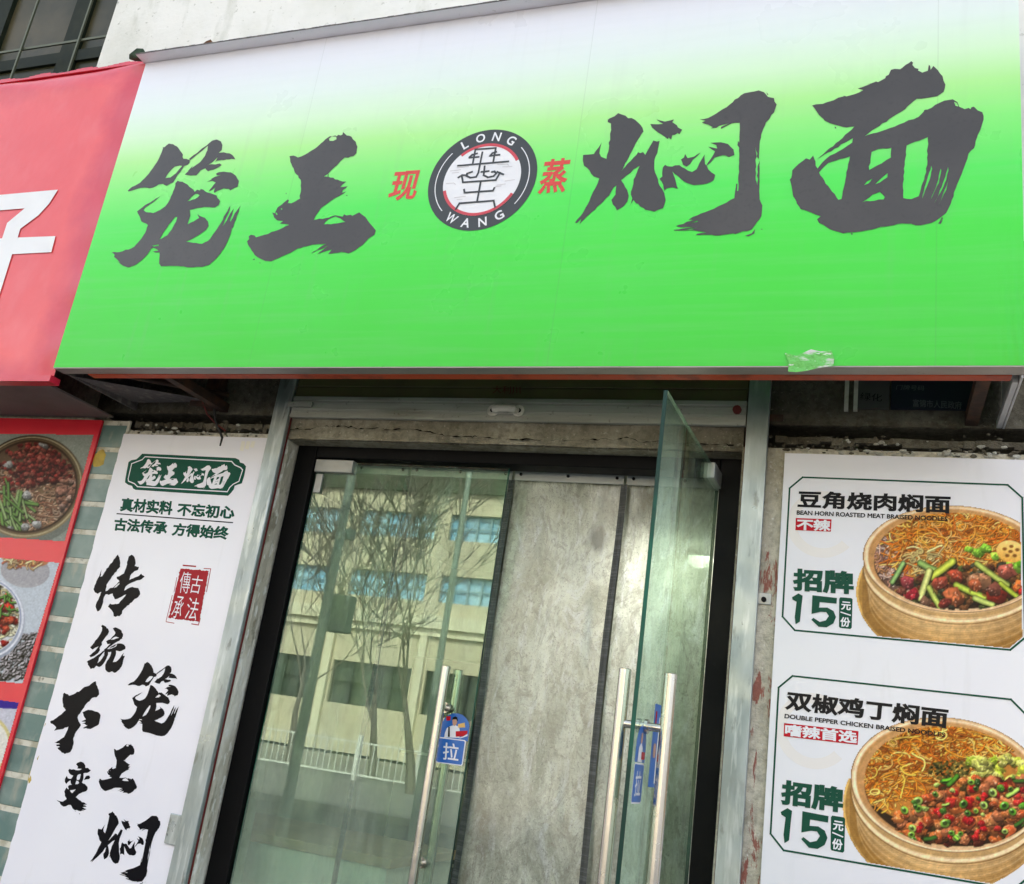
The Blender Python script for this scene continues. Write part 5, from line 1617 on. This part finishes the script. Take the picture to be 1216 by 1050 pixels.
cv.build('bowl_photo', YR - .0006, rb, photo_rect([(-70, 822), (23, 834), (-4, 930), (-40, 1000), (-70, 1000)]), .88)

# ------------------------------------------------------------------ roller shutter
rs = empty('roller_shutter', (-1.41, -.03, 2.0), 'raised roller shutter with galvanised side rails and dirty aluminium bottom bar above the doors', 'roller shutter')
def guide(x0, x1, side):
    m = MB()
    m.box(x0, x1, -.034, -.030, .0, 3.0)
    m.box(x0, x0 + .004, -.0295, -.002, .0, 3.0)
    m.box(x1 - .004, x1, -.0295, -.002, .0, 3.0)
    o = m.build('guide_rail', K['galv'], rs, bevel=.0012, seg=1)
    m = MB()
    xx = x1 + .001 if side < 0 else x0 - .004
    m.box(xx, xx + .003, -.012, -.003, .02, 2.88)
    m.build('red_lining', K['red_bolt'], o)
    return o
guide(-2.478, -2.398, -1)
guide(-.443, -.366, 1)
m = MB()
m.box(-2.392, -.447, -.026, -.010, 2.772, 2.868)
m.box(-2.392, -.447, -.031, -.0265, 2.772, 2.786); m.box(-2.392, -.447, -.031, -.0265, 2.850, 2.868); m.box(-2.392, -.447, -.029, -.0265, 2.810, 2.816); m.box(-2.392, -.447, -.0285, -.0265, 2.797, 2.800); m.box(-2.392, -.447, -.0285, -.0265, 2.838, 2.842)
bb = m.build('bottom_bar', K['alu_dirty'], rs, bevel=.0015, seg=1)
hq = W(601, 488, -.03)
m = MB()
for dx in (-.055, .055):
    m.tube([(hq.x + dx, -.0315, hq.z), (hq.x + dx, -.036, hq.z)], [.026, .024], 16)
m.box(hq.x - .04, hq.x + .04, -.0335, -.0315, hq.z - .014, hq.z + .014)
m.tube([(hq.x - .045, -.033, hq.z), (hq.x - .04, -.054, hq.z), (hq.x - .02, -.060, hq.z), (hq.x + .02, -.060, hq.z), (hq.x + .04, -.054, hq.z), (hq.x + .045, -.033, hq.z)], .0145, 10)
m.build('shutter_handle', K['handle_white'], bb, bevel=.002)
for dx in (-.057, .057):
    MB().tube([(hq.x + dx, -.0362, hq.z), (hq.x + dx, -.038, hq.z)], .009, 12).build('screw', K['black'], bb)
q = W(875, 486, -.045); MB().tube([(q.x, -.0315, q.z), (q.x, -.046, q.z)], .016, 10).build('stop_knob', K['red_bolt'], bb)
q = W(346, 481, -.06); m = MB(); m.box(q.x - .03, q.x + .09, -.045, -.0355, q.z + .0, q.z + .022); m.build('latch', K['alu_dirty'], bb)
m = MB()
for k in range(5):
    z0 = 2.869 + k * .05
    m.box(-2.392, -.447, -.022, -.012, z0, z0 + .046)
    m.box(-2.392, -.447, -.019, -.014, z0 + .0462, z0 + .0498)
m.build('slat_curtain', K['olive'], rs, bevel=.002, seg=1)
q = W(601, 462, -.027)
m = MB(); text_on(m, '大利川', (585, 458), (618, 459), (585, 467), -.0228); m.build('faint_writing', K['red_bolt'], rs)

# hasp on the right pier
q = W(908, 708, -.01)
hp = empty('hasp', (q.x, 0, q.z), 'small grey steel hasp screwed to the pier beside the right shutter rail', 'hasp')
MB().box(q.x - .03, q.x + .022, -.008, -.001, q.z - .028, q.z + .012).build('plate', K['fitting'], hp, bevel=.002)
MB().tube([(q.x - .002, -.009, q.z - .012), (q.x - .002, -.016, q.z - .012)], .009, 12).build('screw', K['black'], hp)
q = W(920, 496, -.01)
h2 = empty('wall_anchor', (q.x, 0, q.z), 'small dark anchor plate on the concrete above the white menu board', 'anchor plate')
MB().box(q.x - .03, q.x + .03, -.008, -.001, q.z - .012, q.z + .014).build('plate', K['rust'], h2, bevel=.002)

# ------------------------------------------------------------------ black door frame
df = empty('door_frame', (-1.43, .15, 0), 'black metal frame round the two glass doors', 'door frame')
LX0, LX1 = -2.300, -1.398                       # closed leaf
LZ = 2.62
m = MB(); m.box(OX0 + .003, LX0 - .006, .1, .2, .004, 2.785); m.build('jamb', K['black'], df, bevel=.004)
m = MB(); m.box(-.545, OX1 - .003, .1, .2, .004, 2.785); m.build('jamb', K['black'], df, bevel=.004)
m = MB(); m.box(LX0 - .004, -.547, .1, .2, LZ + .012, 2.785); m.build('head', K['black'], df, bevel=.004)
m = MB(); m.box(LX0 - .004, -.547, .1, .2, .004, .02); m.build('threshold', K['steel'], df)
m = MB(); m.box(LX0 - .005, LX0 - .002, .135, .2, .03, LZ); m.build('weather_strip', K['alu_dirty'], df)

# ------------------------------------------------------------------ glass doors
def sticker(px_or_fn, parent, mk):
    pass
def pull_handle(mb_parent, x, y, z0, z1, axis, d, stz):
    """two bars, one either side of the pane, tied by stand-offs. axis: direction through the glass"""
    h = None
    ax = Vector(axis)
    for s in (-1, 1):
        c = Vector((x, y, 0)) + ax * d * s
        m = MB().tube([(c.x, c.y, z0), (c.x, c.y, z0 + .002), (c.x, c.y, z1 - .002), (c.x, c.y, z1)], [.016, .018, .018, .016], 20)
        m.build('handle', K['steel'], mb_parent, smooth=True)
    for z in stz:
        a = Vector((x, y, z)) - ax * d; b_ = Vector((x, y, z)) + ax * d
        m = MB().tube([a, b_], .0115, 14)
        m.tube([Vector((x, y, z)) - ax * .016, Vector((x, y, z)) - ax * .0068], .02, 16)
        m.tube([Vector((x, y, z)) + ax * .0068, Vector((x, y, z)) + ax * .016], .02, 16)
        m.build('standoff', K['steel'], mb_parent, smooth=True)

GY0, GY1 = .120, .132
ld = empty('glass_door', (LX0, .126, .02), 'closed left glass door leaf mirroring the building across the street', 'glass door')
MB().box(LX0 + .002, LX1 - .002, GY0, GY1, .02, LZ).build('pane', K['glass'], ld)
m = MB(); m.box(LX1 - .0018, LX1, GY0, GY1, .02, LZ); m.box(LX0, LX0 + .0018, GY0, GY1, .02, LZ); m.build('pane_edge', K['glass_edge'], ld)
pf = [W(380, 547, .105), W(417, 562, .105)]
MB().box(LX0 - .001, pf[1].x, .104, .148, LZ - .052, LZ + .006).build('patch_fitting', K['fitting'], ld, bevel=.004)
MB().box(LX0 + .012, LX0 + .046, .108, .119, LZ - .145, LZ - .06).build('lock_plate', K['fitting'], ld, bevel=.003)
pull_handle(ld, -1.511, .126, .80, 1.806, (0, 1, 0), .066, (1.655, 1.105))
# blue pull sign with the round-topped advert above it
z9 = lambda x, y: (510 + x / 11.667, 830 + y / 11.667)
YG = GY0 - .0006
def g(x, y, yy=YG): return (lambda q: (q.x, q.z))(W(*z9(x, y), yy))
m = MB(); flat(m, *fill2d([[g(*p) for p in P("135,540,145,420,175,330,210,270,260,225,330,200,400,202,460,225,505,265,540,320,552,370,548,440,530,590")]]), lambda p: p, YG)
ad = m.build('advert_sticker', K['sticker_blue'], ld)
m = MB(); flat(m, *fill2d([[g(*p) for p in P("205,535,215,470,240,410,270,385,310,372,360,365,410,385,420,440,415,540")]]), lambda p: p, YG - .0006); m.build('printed_shirt', K['print_white'], ad)
m = MB(); flat(m, *fill2d([[g(*p) for p in P("318,280,380,280,385,330,372,360,345,378,322,355")]]), lambda p: p, YG - .0008); m.build('printed_face', K['skin'], ad)
m = MB(); flat(m, *fill2d([[g(*p) for p in P("312,295,325,258,360,242,385,255,395,300,385,310,375,285,330,285")]]), lambda p: p, YG - .001)
flat(m, *fill2d([[g(*p) for p in P("262,385,282,385,284,525,256,528")]]), lambda p: p, YG - .001); m.build('printed_dark', K['ink_black'], ad)
m = MB(); flat(m, *fill2d([[g(*p) for p in P("232,240,295,240,290,300,235,300")]]), lambda p: p, YG - .0006)
flat(m, *fill2d([[g(*p) for p in P("365,450,530,440,525,480,470,520,365,525")]]), lambda p: p, YG - .0012); m.build('printed_red', K['print_red'], ad)
m = MB(); flat(m, *fill2d([[g(*p) for p in P("395,350,490,330,495,395,400,400")]]), lambda p: p, YG - .0007); m.build('printed_yellow', K['sticker_yellow'], ad)
m = MB(); flat(m, *fill2d([[g(*p) for p in P("470,520,530,485,528,515,430,548,400,545")]]), lambda p: p, YG - .0013); m.build('printed_swoosh', K['print_white'], ad)
def pull_sign(fn, parent, y, mapy=None):
    o = P("150,528,490,572,510,590,465,910,445,930,105,885,85,865,130,545")
    i = P("155,545,480,585,492,598,450,902,438,914,115,872,103,858,143,558")
    m = MB(); fn(m, [o], 0); s = m.build('pull_sign', K['print_white'], parent)
    m = MB(); fn(m, [i], 1); m.build('sign_field', K['sticker_blue'], s)
    return s
def fnL(m, polys, lv):
    flat(m, *fill2d([[g(*p) for p in q] for q in polys]), lambda p: p, YG - .0018 - .0006 * lv)
ps = pull_sign(fnL, ld, YG)
m = MB(); text_on(m, '拉', z9(195, 598), z9(412, 628), z9(180, 838), YG - .003, .012); m.build('sign_character', K['print_white'], ps)

# right leaf: swung open towards the street, hinge at the right jamb
hx, hy = -.556, .126
rd = empty('glass_door', (hx, hy, .02), 'open right glass door leaf swung out towards the street, seen nearly edge on', 'glass door')
LW = .872
MB().box(hx - .006, hx + .006, hy - LW + .002, hy - .002, .02, LZ).build('pane', K['open_glass'], rd)
m = MB(); m.box(hx - .006, hx + .006, hy - LW, hy - LW + .0018, .02, LZ); m.box(hx - .006, hx + .006, hy - .0018, hy, .02, LZ); m.box(hx - .006, hx + .006, hy - LW + .0019, hy - .0019, LZ + .0002, LZ + .001); m.build('pane_edge', K['glass_edge'], rd)
MB().box(hx - .02, hx + .02, hy - .165, hy + .001, LZ - .055, LZ + .006).build('patch_fitting', K['fitting'], rd, bevel=.004)
pull_handle(rd, hx, hy - LW + .105, .80, 1.806, (1, 0, 0), .066, (1.655, 1.105))
# stickers on the leaf: the pull sign and an advert, seen foreshortened
def leaf_shape(m, pts, x):
    vs, fs = fill2d([pts])
    k = len(m.v)
    m.v += [(x, p[0], p[1]) for p in vs]
    m.f += [tuple(i + k for i in f) for f in fs]
yf = hy - LW + .03                               # nearest the free edge
def rr(y0, y1, z0, z1, r):
    pts = []
    for cx, cz, a0 in ((y1 - r, z1 - r, 0), (y0 + r, z1 - r, 90), (y0 + r, z0 + r, 180), (y1 - r, z0 + r, 270)):
        for k in range(5):
            a = RAD(a0 + k * 22.5); pts.append((cx + r * math.cos(a), cz + r * math.sin(a)))
    return pts
xs_ = hx + .0068
zt = 1.456
m = MB(); leaf_shape(m, rr(yf, yf + .105, zt - .005, zt + .1, .008), xs_); s = m.build('pull_sign', K['print_white'], rd)
m = MB(); leaf_shape(m, rr(yf + .004, yf + .101, zt - .001, zt + .096, .006), xs_ + .0006); m.build('sign_field', K['sticker_blue'], s)
vs, fs = text2d('拉', .012)
m = MB(); m.add([(xs_ + .0012, yf + .022 + p[0] * .062, zt + .014 + p[1] * .066) for p in vs], fs); m.build('sign_character', K['print_white'], s)
dome = [(yf, zt + .102)] + [(yf + .0525 + .0525 * math.cos(RAD(180 - a)), zt + .145 + .055 * math.sin(RAD(a))) for a in range(0, 181, 15)] + [(yf + .105, zt + .102)]
m = MB(); leaf_shape(m, dome, xs_); s = m.build('advert_sticker', K['sticker_blue'], rd)
m = MB(); leaf_shape(m, [(yf + .025, zt + .103), (yf + .03, zt + .14), (yf + .05, zt + .155), (yf + .07, zt + .14), (yf + .075, zt + .103)], xs_ + .0006); m.build('printed_shirt', K['print_white'], s)
m = MB(); leaf_shape(m, rr(yf + .042, yf + .06, zt + .152, zt + .18, .006), xs_ + .0009); m.build('printed_face', K['skin'], s)
m = MB(); leaf_shape(m, rr(yf + .06, yf + .098, zt + .11, zt + .13, .004), xs_ + .0012); m.build('printed_red', K['print_red'], s)
y2 = hy - LW + .20
m = MB(); leaf_shape(m, rr(y2, y2 + .12, zt + .04, zt + .27, .004), xs_); s = m.build('advert_sticker', K['sticker_blue'], rd)
m = MB(); leaf_shape(m, rr(y2 + .06, y2 + .115, zt + .05, zt + .235, .003), xs_ + .0006); m.build('printed_white', K['print_white'], s)
m = MB(); leaf_shape(m, rr(y2 + .075, y2 + .10, zt + .19, zt + .215, .003), xs_ + .0012); m.build('printed_square', K['sticker_blue'], s)
m = MB(); leaf_shape(m, rr(y2 + .07, y2 + .11, zt + .11, zt + .135, .004), xs_ + .0012); leaf_shape(m, rr(y2 + .015, y2 + .03, zt + .2, zt + .25, .003), xs_ + .0006); m.build('printed_red', K['print_red'], s)
m = MB(); leaf_shape(m, rr(y2 + .02, y2 + .05, zt + .12, zt + .16, .008), xs_ + .0009); m.build('printed_face', K['skin'], s)
rd.rotation_euler = (0, 0, RAD(-2.4))

# ------------------------------------------------------------------ PVC door curtain behind the doors
pc = empty('strip_curtain', (-1.4, .25, 0), 'soft plastic door curtain with white rails and grey magnetic edges behind the glass doors', 'door curtain')
YC = .25
xb = [-2.385, -1.905, -1.422, -.940, -.46]
rnd = random.Random(9)
for i in range(4):
    x0, x1 = xb[i] + .006, xb[i + 1] - .006
    r = MB().box(x0, x1, YC - .012, YC - .004, 2.607, 2.668).build('rail', K['pvc_rail'], pc, bevel=.002)
    for k in range(3):
        xx = x0 + (x1 - x0) * (.06 + .44 * k)
        MB().tube([(xx, YC - .0125, 2.632), (xx, YC - .0165, 2.632)], .0065, 10).build('screw', K['black'], r)
    m = MB(); nx, nz = 24, 60
    vs = []
    for j in range(nz + 1):
        for k in range(nx + 1):
            u = k / nx; z = .03 + (2.655 - .03) * j / nz
            hang = min(1, (2.655 - z) / .5)
            y = YC + .006 + hang * (.009 * math.sin(u * 9 + i * 2 + z * .9) + .016 * mnoise.noise(Vector((u * 2.6 + i * 5, z * 1.3, 0))) + .005 * mnoise.noise(Vector((u * 7 + i * 5, z * 3.5, 3))))
            vs.append((x0 + (x1 - x0) * u, y, z))
    m.add(vs, [(j * (nx + 1) + k, j * (nx + 1) + k + 1, (j + 1) * (nx + 1) + k + 1, (j + 1) * (nx + 1) + k) for j in range(nz) for k in range(nx)])
    m.build('panel', K['pvc_fog'] if i >= 2 else K['pvc_clear'], pc, smooth=True)
for i in (1, 2, 3):
    for s in (-1, 1):
        m = MB(); n = 50
        wv = lambda z: .007 * math.sin(z * 3.1 + i * 1.7) * min(1, (2.6 - z) / .4)
        for j in range(n):
            za, zb_ = .03 + 2.575 * j / n, .03 + 2.575 * (j + 1) / n
            for a, b_, ya in ((0, .019, -.012),):
                xa0 = xb[i] + wv(za) + (-.001 if s > 0 else -.015); xb0 = xb[i] + wv(zb_) + (-.001 if s > 0 else -.015)
                yy = YC - .014 - (.006 if s > 0 else 0)
                wq = .015
                m.quad((xa0, yy, za), (xa0 + wq, yy - .004 * s, za), (xb0 + wq, yy - .004 * s, zb_), (xb0, yy, zb_))
        m.build('magnetic_edge', K['magnet'], pc)

# ------------------------------------------------------------------ inside the shop
ct = empty('counter', (-2.5, .8, 0), 'pale green white counter with a wooden top edge inside the shop behind the left door', 'counter')
MB().box(-3.2, -1.75, .34, 1.0, .005, 1.03).build('body', K['counter'], ct, bevel=.006)
MB().box(-3.22, -1.73, .325, 1.02, 1.032, 1.07).build('top', K['wood'], ct, bevel=.004)
cb = empty('cabinet', (-2.9, 3.6, 0), 'tall grey cabinet against the back wall of the shop', 'cabinet')
MB().box(-3.25, -2.4, 3.4, 3.98, .005, 2.1).build('body', K['plaque_grey'], cb, bevel=.01)
m = MB()
for z in (.7, 1.4): m.box(-3.22, -2.43, 3.385, 3.398, z, z + .02)
m.build('shelf_edge', K['alu_dirty'], cb)
tb = empty('table', (-1.6, 2.6, 0), 'small pale table deep inside the shop', 'table')
MB().box(-2.1, -1.1, 2.3, 2.9, .72, .76).build('tabletop', K['counter'], tb, bevel=.004)
for x in (-2.05, -1.15):
    for y in (2.35, 2.85):
        MB().box(x - .02, x + .02, y - .02, y + .02, .005, .718).build('leg', K['steel'], tb)
q = W(828, 664, .50)
cl = empty('ceiling_lamp', (q.x, .50, q.z), 'lit white lamp glowing inside the shop behind the right plastic panel', 'ceiling lamp')
m = MB(); blob_n = 20
rings = [(.0, -.034), (.03, -.031), (.055, -.02), (.066, -.006), (.068, .0)]
vs = [(q.x, .50, q.z - .034)]
for r_, dz in rings[1:]:
    vs += [(q.x + r_ * math.cos(6.2832 * k / blob_n), .50 + r_ * math.sin(6.2832 * k / blob_n), q.z + dz) for k in range(blob_n)]
fs = [(0, 1 + (k + 1) % blob_n, 1 + k) for k in range(blob_n)]
for a in range(3):
    fs += [(1 + a * blob_n + k, 1 + a * blob_n + (k + 1) % blob_n, 1 + (a + 1) * blob_n + (k + 1) % blob_n, 1 + (a + 1) * blob_n + k) for k in range(blob_n)]
m.add(vs, fs); m.build('diffuser', K['lamp'], cl, smooth=True)
m = MB(); m.tube([(q.x, .50, q.z + .004), (q.x, .50, 2.898)], .01, 8); m.box(q.x - .08, q.x + .08, .42, .58, q.z + .003, q.z + .03); m.build('housing', K['fitting'], cl)

# ------------------------------------------------------------------ odds and ends under the sign
pqd = W(1080, 470, -.02)
pk = empty('wall_plaque', (pqd.x, -.012, 2.87), 'old navy blue plaque with faded white writing under the sign at the right', 'plaque')
x0, x1 = W(1058, 480, -.012).x, W(1160, 480, -.012).x
z0, z1 = W(1080, 486, -.012).z, 3.0
MB().box(x0, x1, -.014, -.002, z0, z1).build('plate', K['plaque'], pk)
m = MB(); text_on(m, '富锦市人民政府', (1084, 474), (1142, 477), (1084, 483), -.0148, .01); m.build('plaque_text', K['plaque_text'], pk)
m = MB(); text_on(m, '门牌号码', (1065, 457), (1098, 458), (1064, 463), -.0148, .0); m.build('plaque_text', K['plaque_text'], pk)
gx0, gx1 = W(1018, 480, -.012).x, W(1056, 480, -.012).x
pk2 = empty('wall_plaque', ((gx0 + gx1) / 2, -.012, 2.87), 'plain dark grey plate beside the navy plaque under the sign', 'plaque')
MB().box(gx0, gx1, -.012, -.002, z0, z1).build('plate', K['plaque_grey'], pk2)
m = MB(); text_on(m, '绿化', (1022, 466), (1048, 468), (1021, 475), -.0126); m.build('plaque_text', K['black'], pk2)
for px in (1003, 1015):
    q = W(px, 475, -.01)
st = empty('wall_strip', (W(1009, 475, -.01).x, -.01, 2.85), 'pair of pale wooden battens on the wall left of the grey plate', 'batten')
for px in (1005, 1016):
    q = W(px, 488, -.01); MB().box(q.x - .008, q.x + .006, -.014, -.001, q.z, 3.02).build('batten', K['foam_edge'], st)
# block beside the brace: steel bracket and cables left
q = W(255, 470, -.03)
bk = empty('steel_bracket', (q.x, -.03, 2.85), 'dark rusty steel bracket on the wall under the left end of the green sign', 'bracket')
MB().box(q.x - .035, q.x + .035, -.06, -.006, 2.80, 3.05).build('post', K['rust'], bk, bevel=.003)
MB().box(q.x - .09, q.x + .05, -.075, -.061, 2.80, 2.845).build('foot', K['rust'], bk, bevel=.003)
m = MB()
a = [W(258, 452, -.05), W(254, 480, -.045), W(256, 500, -.03), W(264, 520, -.02), W(262, 530, -.016)]
m.tube(a, .006, 8)
tag(m.build('cable', K['cable'], None, smooth=True), 'thick black cable hanging from the steel bracket above the white banner', 'cable')
m = MB()
a = [W(238, 470, -.1), W(246, 492, -.04), W(256, 503, -.03), W(268, 512, -.02)]
m.tube(a, .0035, 6)
tag(m.build('cable', K['red_bolt'], None, smooth=True), 'thin dark red wire sagging behind the black cable', 'cable')
# scraps on the lip of the sign
def leaf(px, py, s, k, label, seed):
    q = W(px, py, YS - .04)
    mb = MB()
    rnd = random.Random(seed)
    n = 8
    vs = [(q.x, YS - .03, SZ1 + .012)]
    for i in range(n):
        a = 6.283 * i / n
        vs.append((q.x + s * math.cos(a) * rnd.uniform(.6, 1.3), YS - .03 - s * .5 * math.sin(a), SZ1 + .012 + s * .9 * max(0, math.sin(a + .6)) * rnd.uniform(.6, 1.2)))
    fs = [(0, i + 1, (i + 1) % n + 1) for i in range(n)]
    k0 = len(vs)
    vs += [(x, y + .003, z - .001) for x, y, z in vs]
    fs += [tuple(i + k0 for i in f)[::-1] for f in fs]
    mb.add(vs, fs)
    tag(mb.build('scrap', k, None), label, 'scrap')
leaf(165, 60, .05, K['leaf_green'], 'dark green scrap standing on the left tip of the sign lip', 4)
leaf(249, 40, .035, K['leaf_brown'], 'curled dry brown leaf lying on the sign lip', 8)
leaf(484, 4, .03, K['crumb'], 'pale crumb of rubbish at the top edge of the sign', 15)
leaf(596, -4, .03, K['leaf_brown'], 'dry leaf hanging over the top edge of the sign', 16)
